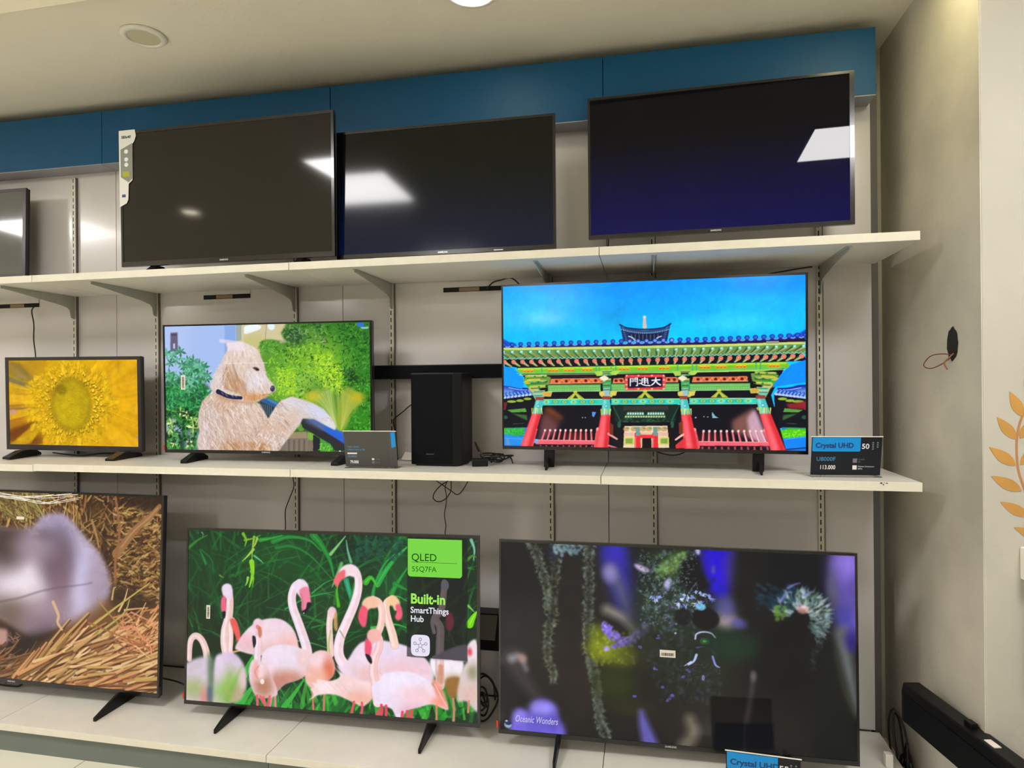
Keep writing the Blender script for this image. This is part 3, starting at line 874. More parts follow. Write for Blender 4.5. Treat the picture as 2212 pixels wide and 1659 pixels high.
    A.stroke([(1040, 748), (1015, 768), (985, 775)], 4, (120, 84, 70), 2, .7)
    # beard fringe, shadow under the jaw, collar
    A.stroke([(560, 772), (640, 812), (740, 832), (860, 850)], 40, (176, 128, 92), 30, .5, soft=18)
    for k in range(70):
        t_ = U(0, 1); x, y = 790 + 200 * t_, 815 - 20 * t_
        A.stroke([(x, y - 25), (x + U(-6, 6), y + U(8, 34) * (1 - t_ * .5))], 8, jit(rg, [(206, 146, 90), (226, 190, 160), (186, 118, 60)][rg.randint(3)], 12), 2, .6, soft=1.5)
    for k in range(60):
        x, y = U(500, 640), U(560, 760)
        A.stroke([(x, y), (x - U(5, 30), y + U(20, 50))], 7, jit(rg, (232, 218, 214), 14), 2, .5, soft=1.5)
    A.stroke([(566, 748), (600, 764), (640, 784), (700, 798), (765, 802)], 40, (34, 36, 70), 26, 1, soft=2)
    for k, (x, y) in enumerate([(605, 762), (640, 778), (690, 785), (718, 786)]):
        A.stroke([(x - 10, y - 8), (x + 8, y + 10)], 6, (140, 144, 176), 5, .8)
    # pale reflection-like tile over the crown and light streaks of the terrace
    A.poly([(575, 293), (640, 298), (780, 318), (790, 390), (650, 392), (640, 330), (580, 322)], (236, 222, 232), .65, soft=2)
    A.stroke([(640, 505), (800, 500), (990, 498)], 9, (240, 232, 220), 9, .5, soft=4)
    A.poly([(1770, 150), (1830, 150), (1834, 190), (1775, 182)], (44, 110, 220), .9)
    A.poly([(1800, 190), (1870, 188), (1870, 202), (1810, 202)], (150, 206, 226), .9)
    A.stroke([(1150, 728), (1315, 724)], 12, (150, 196, 70), 12, .7)
    A.stroke([(1450, 320), (1500, 310)], 8, (196, 176, 200), 6, .8)
    A.stroke([(1495, 300), (1492, 340)], 5, (160, 110, 120), 5, .8)
    A.poly([(1615, 1258), (1630, 1258), (1630, 1270), (1615, 1270)], (226, 226, 230), .9)
    return A.out()

# ---- temple gate
def art_temple():
    A = Art([(80.8, 182.2), (2089.7, 101.4), (2092.2, 1272.2), (89.7, 1237.5)], 560, 325, 7)
    rg = A.rg; U = rg.uniform
    # sky
    v = np.linspace(0, 1, A.H)[:, None, None]; u = np.linspace(0, 1, A.W)[None, :, None]
    top = np.array((0, 150, 254.)); mid = np.array((0, 196, 255.))
    A.a[:] = top * (1 - np.clip(v * 2.6, 0, 1)) + mid * np.clip(v * 2.6, 0, 1)
    for x, y, rx, ry, c, a in [(300, 360, 330, 110, (70, 196, 250), .9), (380, 380, 120, 60, (110, 210, 250), .7), (250, 300, 200, 70, (30, 180, 250), .6), (1000, 200, 400, 70, (0, 146, 255), .5), (1750, 370, 380, 110, (20, 196, 255), .8), (1600, 420, 250, 60, (60, 206, 255), .6), (1900, 300, 200, 60, (20, 176, 252), .5), (700, 330, 250, 60, (10, 160, 252), .5), (1200, 330, 260, 80, (0, 150, 246), .4), (120, 220, 150, 60, (10, 170, 250), .6), (1950, 160, 300, 60, (0, 136, 246), .5)]:
        A.shade(x, y, rx, ry, c, a)
    A.mod(.10, 220, 3)
    A.mod(.05, 30, 6)
    # pinnacle + upper roof
    A.stroke([(1021, 385), (1022, 450)], 18, (206, 190, 180), 26, 1)
    A.ell(1020, 384, 11, 10, (226, 206, 190), 1)
    A.poly([(858, 435), (905, 462), (1024, 474), (1140, 462), (1193, 430), (1170, 545), (880, 545)], (24, 44, 96), 1)
    A.poly([(858, 435), (905, 462), (1024, 474), (1140, 462), (1193, 430), (1186, 452), (1140, 480), (1024, 494), (905, 482), (868, 458)], (40, 74, 130), 1)
    A.stroke([(856, 434), (905, 456), (1024, 466), (1140, 456), (1195, 428)], 10, (20, 34, 76), 10, 1)
    for k in range(26):
        t_ = k / 25; x = 870 + 310 * t_; y = 462 + 24 * (1 - (2 * t_ - 1) ** 2)
        A.ell(x, y + 4, 4, 4, (150, 190, 214), .9)
    A.poly([(915, 495), (1135, 495), (1120, 540), (930, 540)], (18, 26, 56), 1)
    for k in range(8):
        A.stroke([(935 + k * 25, 500), (935 + k * 25, 535)], 4, (110, 150, 190), 4, .8)
    for sx in (-1, 1):
        A.stroke([(1024 + sx * 60, 545), (1024 + sx * 85, 520), (1024 + sx * 108, 512)], 10, (176, 200, 226), 8, .95)
        for k in range(8):
            A.stroke([(1024 + sx * (152 - k * 3), 450 + k * 12), (1024 + sx * (140 - k * 3), 452 + k * 12)], 4, (90, 130, 190), 4, .9)
    # side roofs behind
    def side(sx):
        M = (lambda x: x) if sx < 0 else (lambda x: 2180 - x)
        P = lambda pts: [(M(x), y) for x, y in pts]
        A.poly(P([(70, 840), (130, 838), (270, 858), (300, 900), (300, 940), (70, 920)]), (40, 86, 190), 1)
        A.stroke(P([(70, 838), (140, 842), (200, 856), (275, 858)]), 16, (16, 40, 160), 10, 1)
        A.stroke(P([(120, 852), (200, 866), (270, 866)]), 4, (210, 226, 250), 3, .9)
        A.poly(P([(85, 862), (150, 868), (160, 900), (85, 900)]), (130, 170, 230), .7, soft=4)
        for k in range(9):
            x = 90 + k * 24; y = 918 - k * 3
            A.stroke(P([(x - 10, y - 26), (x + 8, y)]), 15, (34, 80, 190), 12, 1)
            A.stroke(P([(x - 6, y - 24), (x + 12, y - 4)]), 6, (176, 210, 246), 5, .85)
            A.ell(M(x + 4), y + 2, 11, 9, (196, 216, 246), .9)
        A.poly(P([(70, 928), (300, 900), (290, 1120), (60, 1120)]), (12, 12, 26), 1)
        for k, (x, y, w) in enumerate([(140, 944, 34), (195, 938, 28), (245, 926, 28)]):
            A.ell(M(x), y, w, 9, (150, 190, 60), .95)
        A.poly(P([(80, 950), (110, 950), (100, 1000), (80, 1000)]), (120, 40, 44), .9)
        A.poly(P([(110, 1000), (230, 988), (240, 1012), (140, 1016)]), (90, 160, 70), .95)
        A.poly(P([(140, 1022), (240, 1034), (245, 1070)]), (60, 110, 50), .9, soft=2)
        A.ell(M(98), 1048, 18, 13, (40, 100, 70), .8)
        A.stroke(P([(150, 1092), (220, 1088)]), 4, (80, 110, 90), 3, .8)
        A.poly(P([(70, 1120), (250, 1115), (240, 1280), (70, 1280)]), (20, 120, 220), 1)
        A.poly(P([(80, 1120), (228, 1116), (222, 1160), (180, 1172), (80, 1160)]), (50, 170, 60), 1, soft=2)
    side(-1); side(1)
    A.poly([(1960, 960), (2095, 940), (2095, 995), (1980, 990)], (150, 36, 40), .9, soft=3)
    A.poly([(1915, 1130), (2095, 1130), (2095, 1185), (1930, 1190)], (90, 200, 20), 1, soft=2)
    for k in range(90):
        x, y = U(1920, 2090), U(1132, 1186)
        A.stroke([(x, y), (x + U(-10, 10), y + U(-8, 8))], 8, jit(rg, (110, 226, 30), 40), 3, .7)
        x, y = U(92, 225), U(1122, 1166)
        A.stroke([(x, y), (x + U(-10, 10), y + U(-8, 8))], 8, jit(rg, (50, 180, 80), 36), 3, .7)
    A.poly([(1930, 1190), (2095, 1172), (2095, 1250), (1955, 1262)], (10, 130, 240), 1)
    A.stroke([(1955, 1262), (2095, 1250)], 10, (26, 40, 90), 8, .9)
    A.stroke([(1950, 1195), (2095, 1176)], 4, (110, 196, 250), 4, .8)
    A.poly([(90, 1160), (130, 1165), (225, 1180), (200, 1230), (90, 1232)], (30, 140, 230), 1)
    A.stroke([(90, 1185), (210, 1192)], 3, (110, 190, 240), 3, .8)
    A.poly([(100, 1180), (120, 1195), (130, 1232), (108, 1232)], (120, 140, 170), .8)
    # dark interior under the gate
    A.poly([(170, 715), (300, 700), (1024, 700), (1900, 690), (1960, 700), (1860, 900), (1960, 1270), (200, 1262), (310, 900)], (8, 8, 20), 1)
    # light brown inner walls
    A.poly([(330, 1150), (358, 985), (400, 985), (485, 1050), (450, 1105), (420, 1150)], (86, 44, 32), .9, soft=10)
    A.poly([(300, 1232), (350, 1020), (400, 1060), (450, 1110), (420, 1160), (360, 1190)], (110, 66, 76), .8, soft=10)
    A.poly([(355, 990), (400, 985), (485, 1050), (470, 1060), (400, 1030)], (110, 60, 34), .8, soft=6)
    A.poly([(1740, 985), (1600, 1070), (1600, 1140), (1700, 1180), (1830, 1240), (1790, 1120)], (130, 84, 76), .95, soft=9)
    A.poly([(1748, 990), (1700, 1060), (1720, 1180), (1840, 1246), (1830, 1180), (1775, 1040)], (206, 166, 186), .9, soft=6)
    A.shade(560, 1190, 80, 50, (110, 36, 20), .7); A.shade(1440, 1200, 90, 50, (70, 20, 20), .7)
    for x, y, w in [(610, 1050, 4), (628, 1050, 4), (1415, 1044, 4), (1440, 1046, 4)]:
        A.ell(x, y, w, w, (190, 200, 210), .9)
    A.poly([(672, 1012), (700, 1014), (685, 1048), (674, 1040)], (90, 150, 226), .95)
    A.poly([(1468, 1012), (1490, 1040), (1510, 1052), (1470, 1052)], (130, 190, 200), .95)
    A.ell(1360, 1050, 6, 5, (180, 190, 226), .9)
    # main eave tiles
    def ey(x): return 560 - 0.0000 * x + (-(x - 80) * 0.023) + 26 * ((x - 1060) / 1000.0) ** 2 * (1.0 if x < 1060 else -.2)
    def eb(x, o): return o - (x - 80) * 0.0185
    # tile row baseline: left 560, centre 545, right 500
    def ty(x):
        t_ = (x - 80) / 2010
        return 566 - 50 * t_ - 14 * (abs(t_ - .5) * 2) ** 3 * (1 if t_ > .5 else -.3)
    P_ = [(x, ty(x) + 10) for x in range(70, 2101, 40)]
    A.poly([(70, 520), (120, 548), (170, 562), (170, 580), (70, 580)], (24, 60, 190), .9, soft=2)
    A.poly([(2095, 460), (2050, 490), (1960, 512), (1960, 530), (2095, 530)], (30, 60, 200), .9, soft=2)
    A.poly(P_ + [(x, ty(x) + 44) for x in range(2100, 69, -40)], (40, 8, 24), 1)
    A.stroke([(x, ty(x) + 16) for x in range(70, 2101, 60)], 14, (20, 34, 120), 14, 1)
    n = 37
    for k in range(n):
        x = 88 + k * (2090 - 88) / (n - 1); y = ty(x)
        cc = (44, 96, 214) if abs(x - 1060) > 170 else (120, 150, 226)
        A.ell(x, y - 2, 17, 15, (18, 40, 150), 1)
        A.ell(x + 1, y - 1, 11, 10, cc, 1)
        A.stroke([(x + 14, y + 12), (x + 27, y + 15), (x + 40, y + 10)], 9, (120, 160, 236), 9, .95)
    A.stroke([(x, ty(x) + 28) for x in range(70, 2101, 60)], 9, (30, 14, 70), 9, 1)
    # band of green rafters (square ends)
    def by(x, o): return o - (x - 80) * 0.0205 + 6 * math.sin((x - 80) / 2010 * math.pi)
    def bandx(o0, o1, col, a=1):
        A.poly([(x, by(x, o0)) for x in range(70, 2101, 50)] + [(x, by(x, o1)) for x in range(2100, 69, -50)], col, a)
    bandx(592, 664, (104, 146, 74))
    bandx(588, 604, (196, 216, 110))
    bandx(664, 716, (16, 10, 26))
    bandx(655, 666, (40, 96, 70))
    n = 34
    for k in range(n):
        x = 84 + k * (2076 - 84) / (n - 1); y = by(x, 618)
        sl = (1024 - x) / 950.0
        A.stroke([(x - 6, y + 2), (x + sl * 52, y + 38)], 25, (34, 76, 50), 18, .8)
        A.stroke([(x + 4, y + 6), (x + sl * 60 + 6, y + 40)], 15, (176, 190, 110), 8, .85)
        A.stroke([(x + 12, y + 14), (x + sl * 64 + 14, y + 40)], 5, (120, 70, 50), 3, .7)
        A.poly([(x - 11, y - 10), (x + 10, y - 11), (x + 10, y + 6), (x - 11, y + 7)], (110, 206, 190), 1)
        A.poly([(x - 5, y - 6), (x + 5, y - 6), (x + 5, y + 2), (x - 5, y + 2)], (220, 246, 240), .9)
    A.stroke([(x, by(x, 660) + (4 if (i % 2) else -4)) for i, x in enumerate(range(70, 2101, 14))], 5, (150, 226, 196), 5, .95)
    # round rafter ends
    n = 34
    for k in range(n):
        x = 92 + k * (2064 - 92) / (n - 1); y = by(x, 684) - 2
        sl = (1024 - x) / 950.0
        A.stroke([(x, y), (x + sl * 42, y + 30)], 26, (60, 110, 80), 12, 1)
        A.stroke([(x + 3, y + 4), (x + sl * 46 + 3, y + 30)], 16, (196, 190, 120), 7, .9)
        A.ell(x, y, 15, 16, (226, 190, 150), 1)
        A.ell(x, y, 12, 13, (226, 96, 80), 1)
        A.ell(x, y, 5, 5, (246, 170, 130), .9)
    A.stroke([(x, by(x, 716)) for x in range(160, 1961, 60)], 6, (14, 8, 20), 6, 1)
    # side sky wedges
    A.poly([(72, 706), (150, 722), (190, 760), (230, 800), (210, 860), (140, 846), (72, 836)], (0, 150, 250), 1)
    A.poly([(2098, 665), (1990, 700), (1930, 760), (1890, 800), (1870, 850), (1950, 836), (2098, 816)], (0, 140, 255), 1)
    # lime beam
    def lb(x, o): return o - (x - 165) * 0.021
    A.poly([(165, 728), (1960, 680), (1985, 700), (1975, 720), (1800, 745), (330, 760), (200, 762)], (120, 190, 40), 1)
    A.poly([(x, lb(x, 722)) for x in (180, 1960)] + [(x, lb(x, 734)) for x in (1960, 180)], (170, 226, 60), .9)
    A.stroke([(175, 758), (700, 752), (1300, 740), (1950, 722)], 7, (90, 200, 130), 7, .9)
    A.stroke([(190, 768), (700, 762), (1300, 750), (1950, 732)], 4, (226, 230, 150), 4, .9)
    for x in [250, 415, 520, 640, 885, 1010, 1150, 1420, 1530, 1660, 1880]:
        y = lb(x, 742)
        for o in (-24, 0, 24):
            A.ell(x + o, y, 15, 11, (226, 150, 30), .95)
            A.ell(x + o, y + 3, 7, 5, (206, 84, 30), .9)
            A.ell(x + o, y - 5, 9, 3, (246, 226, 90), .8)
    for x in [340, 700, 720, 800, 830, 1240, 1340, 1365, 1760, 1790]:
        A.stroke([(x, lb(x, 722)), (x, lb(x, 764))], 8, (60, 170, 120), 8, .9)
    # brackets sides: layered green-yellow
    for sx in (-1, 1):
        M = (lambda x: x) if sx < 0 else (lambda x: 2125 - x)
        dy = 0 if sx < 0 else -22
        P = lambda pts: [(M(x), y + dy) for x, y in pts]
        A.poly(P([(215, 790), (300, 770), (400, 780), (390, 830), (320, 850), (300, 920), (340, 930), (300, 940), (270, 880), (225, 820)]), (110, 150, 60), 1)
        A.poly(P([(215, 815), (260, 788), (330, 790), (330, 810), (240, 830)]), (196, 190, 60), .95)
        A.poly(P([(230, 828), (350, 830), (370, 850), (280, 870)]), (40, 160, 40), .95)
        A.poly(P([(258, 842), (305, 846), (330, 880), (290, 890), (255, 866)]), (206, 190, 120), .9, True, 2)
        A.poly(P([(280, 880), (350, 880), (350, 920), (300, 925)]), (150, 206, 180), .9, True, 2)
        for j in range(4):
            y0 = 770 + j * 34; x0 = 222 + j * 14 + (10 if j % 2 else 0); x1 = 372 - j * 4
            A.poly(P([(x0, y0 + 10), (x0 + 26, y0), (x1, y0 - 2), (x1, y0 + 14), (x0 + 30, y0 + 20)]), [(120, 190, 70), (70, 170, 90), (150, 196, 80), (90, 190, 130)][j], 1)
            A.stroke(P([(x0 + 10, y0 + 4), (x1, y0 - 1)]), 4, (226, 226, 120), 4, .9)
            A.stroke(P([(x0 + 20, y0 + 20), (x1, y0 + 15)]), 5, (16, 40, 30), 5, .85)
            for q in range(4):
                A.ell(M(x0 + 44 + q * 27), y0 + 8 + dy, 8, 5, [(226, 150, 60), (30, 90, 50)][q % 2], .9)
        A.poly(P([(285, 872), (345, 872), (340, 918), (296, 920)]), (120, 190, 170), 1)
        for q in range(3): A.stroke(P([(290, 880 + q * 13), (342, 879 + q * 13)]), 5, [(40, 110, 80), (226, 206, 110), (40, 100, 90)][q], 5, .9)
        A.poly(P([(340, 880), (410, 878), (400, 912), (350, 910)]), (206, 190, 80), .95)
        A.poly(P([(350, 888), (395, 886), (390, 902), (355, 902)]), (226, 150, 60), .8)
    # red-brown lattice boards
    def board_(x0, x1, y0, y1, h):
        A.poly([(x0 + 8, y0), (x1 - 8, y1), (x1, y1 + h), (x0, y0 + h)], (226, 120, 70), 1)
        n = max(2, int((x1 - x0) / 62))
        for k in range(n):
            x = x0 + (k + .7) * (x1 - x0) / (n + .4); y = y0 + (y1 - y0) * (x - x0) / (x1 - x0) + h / 2
            A.ell(x, y, 11, 10, (90, 20, 20), 1)
            A.stroke([(x + 16, y - 12), (x + 40, y + 12)], 4, (150, 56, 36), 4, .8); A.stroke([(x + 16, y + 12), (x + 40, y - 12)], 4, (246, 170, 110), 3, .8)
        A.stroke([(x0, y0 + h), (x1, y1 + h)], 3, (246, 200, 150), 3, .7)
    board_(392, 742, 793, 787, 34); board_(808, 890, 790, 788, 32); board_(1155, 1245, 783, 782, 32); board_(1335, 1708, 780, 776, 34)
    A.stroke([(390, 783), (730, 775)], 5, (70, 40, 40), 5, .8)
    # light green patterned beam
    def gb(x0, x1, y0, y1, h=44):
        A.poly([(x0, y0), (x1, y1), (x1, y1 + h), (x0, y0 + h)], (104, 180, 90), 1)
        for k in range(int((x1 - x0) / 17)):
            x = x0 + 10 + k * 17; y = y0 + (y1 - y0) * (x - x0) / (x1 - x0)
            A.ell(x, y + 14, 7, 5, (150, 210, 120), .9); A.ell(x, y + 16, 3, 3, (70, 140, 80), .9); A.ell(x + 8, y + 30, 6, 5, (140, 204, 120), .8)
        A.stroke([(x0, y0 + h), (x1, y1 + h)], 5, (176, 226, 170), 5, .9)
        A.stroke([(x0, y0), (x1, y1)], 4, (60, 120, 60), 4, .9)
    gb(380, 730, 834, 830); gb(800, 1250, 828, 824, 48); gb(1320, 1720, 826, 822)
    # teal tie beam
    def tb(x0, x1, y0, y1, h=38):
        A.poly([(x0, y0), (x1, y1), (x1, y1 + h), (x0, y0 + h)], (50, 200, 176), 1)
        for k in range(int((x1 - x0) / 60)):
            x = x0 + 30 + k * 60; y = y0 + (y1 - y0) * (x - x0) / (x1 - x0)
            c = (40, 170, 150) if k % 3 else (90, 226, 226)
            A.ell(x, y + h / 2, 26, 13, c, .9); A.ell(x, y + h / 2, 15, 10, (176, 206, 90), .9); A.ell(x, y + h / 2, 7, 5, (80, 150, 70), .9)
        A.stroke([(x0, y0 + 2), (x1, y1 + 2)], 5, (170, 236, 150), 5, .9); A.stroke([(x0, y0 + h), (x1, y1 + h)], 6, (120, 226, 196), 6, .9)
    tb(340, 745, 928, 926); tb(800, 1255, 925, 924); tb(1318, 1765, 922, 920)
    # small triangular braces
    for x, y in ((562, 878), (1024, 874), (1515, 868)):
        A.poly([(x - 55, y + 48), (x, y), (x + 60, y + 48)], (190, 196, 60), 1); A.poly([(x - 18, y + 46), (x, y + 20), (x + 20, y + 46)], (24, 60, 36), 1)
        A.ell(x, y + 2, 14, 10, (214, 200, 80), 1); A.stroke([(x - 42, y + 44), (x, y + 8), (x + 46, y + 44)], 4, (110, 150, 50), 4, .8)
    # bracket heads over inner pillars
    for x in (765, 1285):
        A.poly([(x - 45, 890), (x + 55, 888), (x + 40, 915), (x - 30, 915)], (196, 196, 80), 1)
        A.poly([(x - 80, 745), (x - 20, 740), (x - 25, 772), (x - 60, 775)], (170, 210, 80), 1); A.poly([(x + 30, 742), (x + 100, 738), (x + 70, 768), (x + 25, 770)], (170, 210, 80), 1)
        A.poly([(x - 24, 800), (x + 36, 798), (x + 30, 900), (x - 18, 900)], (60, 160, 90), 1)
        A.poly([(x - 45, 788), (x - 10, 768), (x + 20, 790), (x - 12, 812)], (226, 220, 186), 1, soft=1)
        A.poly([(x - 45, 880), (x - 10, 872), (x - 10, 905), (x - 42, 905)], (214, 196, 90), 1); A.poly([(x + 28, 876), (x + 75, 872), (x + 66, 905), (x + 30, 906)], (214, 196, 90), 1)
        A.poly([(x - 14, 862), (x + 26, 860), (x + 22, 912), (x - 10, 912)], (150, 190, 200), .95)
        for j in range(5):
            y0 = 732 + j * 30; w_ = 34 - j * 3
            A.poly([(x - w_ + 4, y0), (x + w_ + 8, y0 - 2), (x + w_ + 2, y0 + 12), (x - w_ + 10, y0 + 13)], [(150, 200, 80), (60, 160, 110), (190, 206, 90), (80, 180, 90), (110, 190, 170)][j], .9)
            A.stroke([(x - w_ + 10, y0 + 15), (x + w_ + 2, y0 + 14)], 4, (14, 34, 30), 4, .9)
            A.ell(x + 5, y0 + 6, 6, 4, (226, 150, 70), .9)
        A.poly([(x - 45, 788), (x - 10, 768), (x + 20, 790), (x - 12, 812)], (230, 224, 190), 1, soft=1)
    # centre: distant inner gate
    A.poly([(810, 965), (1240, 962), (1225, 1080), (830, 1080)], (14, 36, 30), 1)
    A.poly([(880, 975), (1180, 972), (1180, 1000), (880, 1004)], (60, 50, 50), .8)
    for x0 in (905, 1040):
        A.poly([(x0, 1012), (x0 + 110, 1010), (x0 + 122, 1050), (x0 - 18, 1052)], (50, 100, 70), 1)
        for k in range(7):
            A.ell(x0 + 8 + k * 16, 1024, 6, 8, (206, 236, 226), .95)
        for k in range(8):
            A.ell(x0 - 8 + k * 17, 1044, 7, 6, (206, 206, 150), .95)
    for k in range(60):
        x, y = U(850, 1210), U(1056, 1080)
        A.stroke([(x, y), (x + 14, y + U(-4, 4))], 4, (50, 110, 70), 3, .7)
    A.stroke([(1200, 1070), (1250, 970)], 8, (40, 96, 70), 6, .8); A.stroke([(860, 1070), (812, 975)], 8, (40, 96, 70), 6, .8)
    A.ell(853, 1096, 12, 24, (34, 96, 66), .9); A.ell(1204, 1096, 12, 24, (34, 96, 66), .9)
    A.poly([(870, 1098), (1195, 1096), (1215, 1256), (855, 1256)], (20, 8, 16), 1)
    A.poly([(888, 1106), (1172, 1104), (1184, 1250), (880, 1250)], (226, 206, 170), 1)
    for x in (900, 950, 1010, 1050, 1110, 1150):
        A.ell(x, 1126, 22, 16, (196, 150, 90), .8); A.ell(x + 8, 1120, 10, 8, (110, 150, 110), .8)
    A.poly([(884, 1150), (1178, 1148), (1180, 1172), (882, 1174)], (226, 176, 160), .8)
    for x in (918, 1150):
        A.poly([(x - 30, 1182), (x + 32, 1180), (x + 34, 1228), (x - 30, 1230)], (206, 200, 80), 1); A.poly([(x - 22, 1190), (x + 24, 1188), (x + 24, 1222), (x - 22, 1222)], (130, 160, 70), 1)
    for x in (976, 1092):
        A.poly([(x - 20, 1150), (x + 18, 1150), (x + 20, 1250), (x - 20, 1250)], (226, 40, 50), 1); A.poly([(x - 14, 1112), (x + 14, 1112), (x + 16, 1172), (x - 14, 1172)], (110, 150, 140), 1)
        A.stroke([(x - 14, 1180), (x - 14, 1248)], 5, (246, 150, 140), 5, .8)
    A.poly([(990, 1164), (1080, 1163), (1080, 1186), (990, 1186)], (226, 50, 56), 1)
    A.poly([(1006, 1186), (1066, 1186), (1068, 1250), (1004, 1250)], (16, 6, 12), 1)
    # outer + inner red pillars
    def pillar(xt, yt, wt, xm, ym, wm, xb, yb, wb):
        def seg(x0, y0, w0, x1, y1, w1, c, a=1, soft=0):
            A.poly([(x0 - w0, y0), (x0 + w0, y0), (x1 + w1, y1), (x1 - w1, y1)], c, a, soft=soft)
        seg(xt, yt - 22, wt + 2, xt, yt + 6, wt, (150, 60, 50))
        seg(xt, yt, wt, xm, ym, wm, (70, 190, 180))
        seg(xm, ym, wm, xb, yb, wb, (230, 50, 56))
        seg(xm - wm * .3, ym, wm * .45, xb - wb * .3, yb, wb * .5, (255, 120, 132), .8, 7)
        seg(xm + wm * .6, ym, wm * .2, xb + wb * .6, yb, wb * .2, (190, 24, 40), .7, 5)
        seg(xt - wt * .4, yt, wt * .2, xm - wm * .4, ym, wm * .25, (176, 236, 226), .8, 3)
        for k in range(6):
            t_ = k / 5; x = xm - wm + 2 * wm * t_
            A.stroke([(x, ym - 34), (x + U(-6, 6), ym + 4)], 9, [(226, 206, 70), (120, 206, 90), (246, 226, 120)][k % 3], 3, .9)
        A.ell((xt + xm) / 2, (yt + ym) / 2 - 6, wt * .5, 14, (60, 170, 206), .8)
        A.ell((xt + xm) / 2, (yt + ym) / 2 - 6, wt * .25, 6, (210, 236, 240), .8)
    # fences
    def fence_(x0, x1, yt, yb, n, lean, fade=False):
        for k in range(n):
            t_ = (k + .5) / n; x = x0 + (x1 - x0) * t_
            l = lean[0] + (lean[1] - lean[0]) * t_
            c = (236, 120, 130) if not (fade and t_ > .6) else (250, 190, 200)
            A.stroke([(x + l, yt + 6), (x, yb)], 12, (190, 70, 80), 15, .9)
            A.stroke([(x + l - 2, yt + 4), (x - 2, yb)], 8, c, 10, 1)
            A.ell(x + l, yt, 8, 9, (250, 206, 206), .95)
            A.stroke([(x - l * .2, yb + 30), (x - l * .3, yb + 46)], 13, (200, 80, 90), 13, .8)
        A.poly([(x0 - 20, yb - 12), (x1 + 20, yb - 6), (x1 + 24, yb + 20), (x0 - 20, yb + 18)], (236, 96, 110), 1)
        A.stroke([(x0 - 20, yb - 10), (x1 + 20, yb - 4)], 5, (250, 160, 170), 5, .9)
    fence_(318, 690, 1134, 1208, 10, (26, -6)); fence_(1385, 1850, 1140, 1218, 11, (8, -34), True)
    A.poly([(242, 1190), (312, 1192), (316, 1218), (240, 1216)], (110, 170, 226), 1)
    for (x0, y0, x1, y1) in ((298, 1130, 268, 1235), (712, 1130, 700, 1240), (1350, 1134, 1372, 1245), (1822, 1138, 1880, 1258)):
        A.stroke([(x0, y0), (x1, y1)], 26, (226, 84, 96), 32, 1); A.ell(x0, y0 - 4, 13, 12, (250, 150, 156), 1)
    pillar(326, 935, 26, 306, 1024, 31, 236, 1240, 37)
    pillar(768, 930, 25, 764, 1030, 31, 738, 1248, 44)
    pillar(1280, 928, 25, 1296, 1028, 32, 1330, 1256, 46)
    pillar(1790, 925, 30, 1820, 1022, 36, 1908, 1268, 50)
    A.stroke([(782, 1158), (838, 1192)], 16, (246, 160, 160), 12, .95); A.stroke([(782, 1235), (832, 1250)], 12, (236, 120, 130), 10, .9)
    A.stroke([(1276, 1162), (1228, 1196)], 16, (250, 190, 180), 12, .95); A.poly([(1226, 1232), (1290, 1180), (1300, 1252), (1228, 1254)], (226, 50, 56), .95)
    A.poly([(788, 1080), (815, 1100), (812, 1168), (788, 1160)], (120, 50, 26), .9); A.poly([(1248, 1085), (1274, 1070), (1276, 1160), (1250, 1160)], (130, 56, 26), .9)
    A.poly([(1760, 985), (1775, 980), (1778, 1010)], (226, 206, 110), .8)
    # name board
    A.poly([(900, 768), (1148, 764), (1158, 776), (1160, 852), (1148, 864), (900, 868), (890, 856), (890, 780)], (226, 60, 60), 1)
    for k in range(24):
        t_ = k / 24 * 6.283
        A.ell(1025 + 124 * max(-1, min(1, 1.4 * math.cos(t_))), 816 + 44 * max(-1, min(1, 1.4 * math.sin(t_))), 7, 6, (246, 190, 180) if k % 2 else (190, 90, 100), .9)
    A.poly([(910, 786), (1138, 782), (1140, 848), (912, 854)], (20, 10, 40), 1)
    w = (246, 246, 250)
    S = lambda p, ww=8: A.stroke(p, ww, w, ww, 1, smooth=False)
    # three brushed characters
    S([(926, 792), (926, 840)], 7); S([(926, 792), (946, 791), (946, 812), (926, 812)], 5); S([(926, 802), (946, 801)], 4)
    S([(956, 790), (974, 789), (974, 838), (966, 838)], 7); S([(956, 790), (956, 811), (974, 810)], 5); S([(956, 800), (974, 799)], 4)
    S([(1004, 794), (1040, 792), (1044, 826)], 6); S([(1004, 794), (1003, 826)], 6); S([(1006, 804), (1040, 803)], 5); S([(1006, 815), (1042, 814)], 5); S([(1022, 786), (1022, 826)], 7)
    S([(984, 826), (996, 822), (1008, 832), (1030, 837), (1058, 838)], 7); S([(988, 800), (994, 806)], 6)
    S([(1070, 803), (1122, 800)], 8); S([(1096, 786), (1093, 808), (1082, 824), (1068, 834)], 8); S([(1096, 806), (1106, 822), (1126, 834)], 9)
    A.mod(.05, 14, 9)
    return A.out()

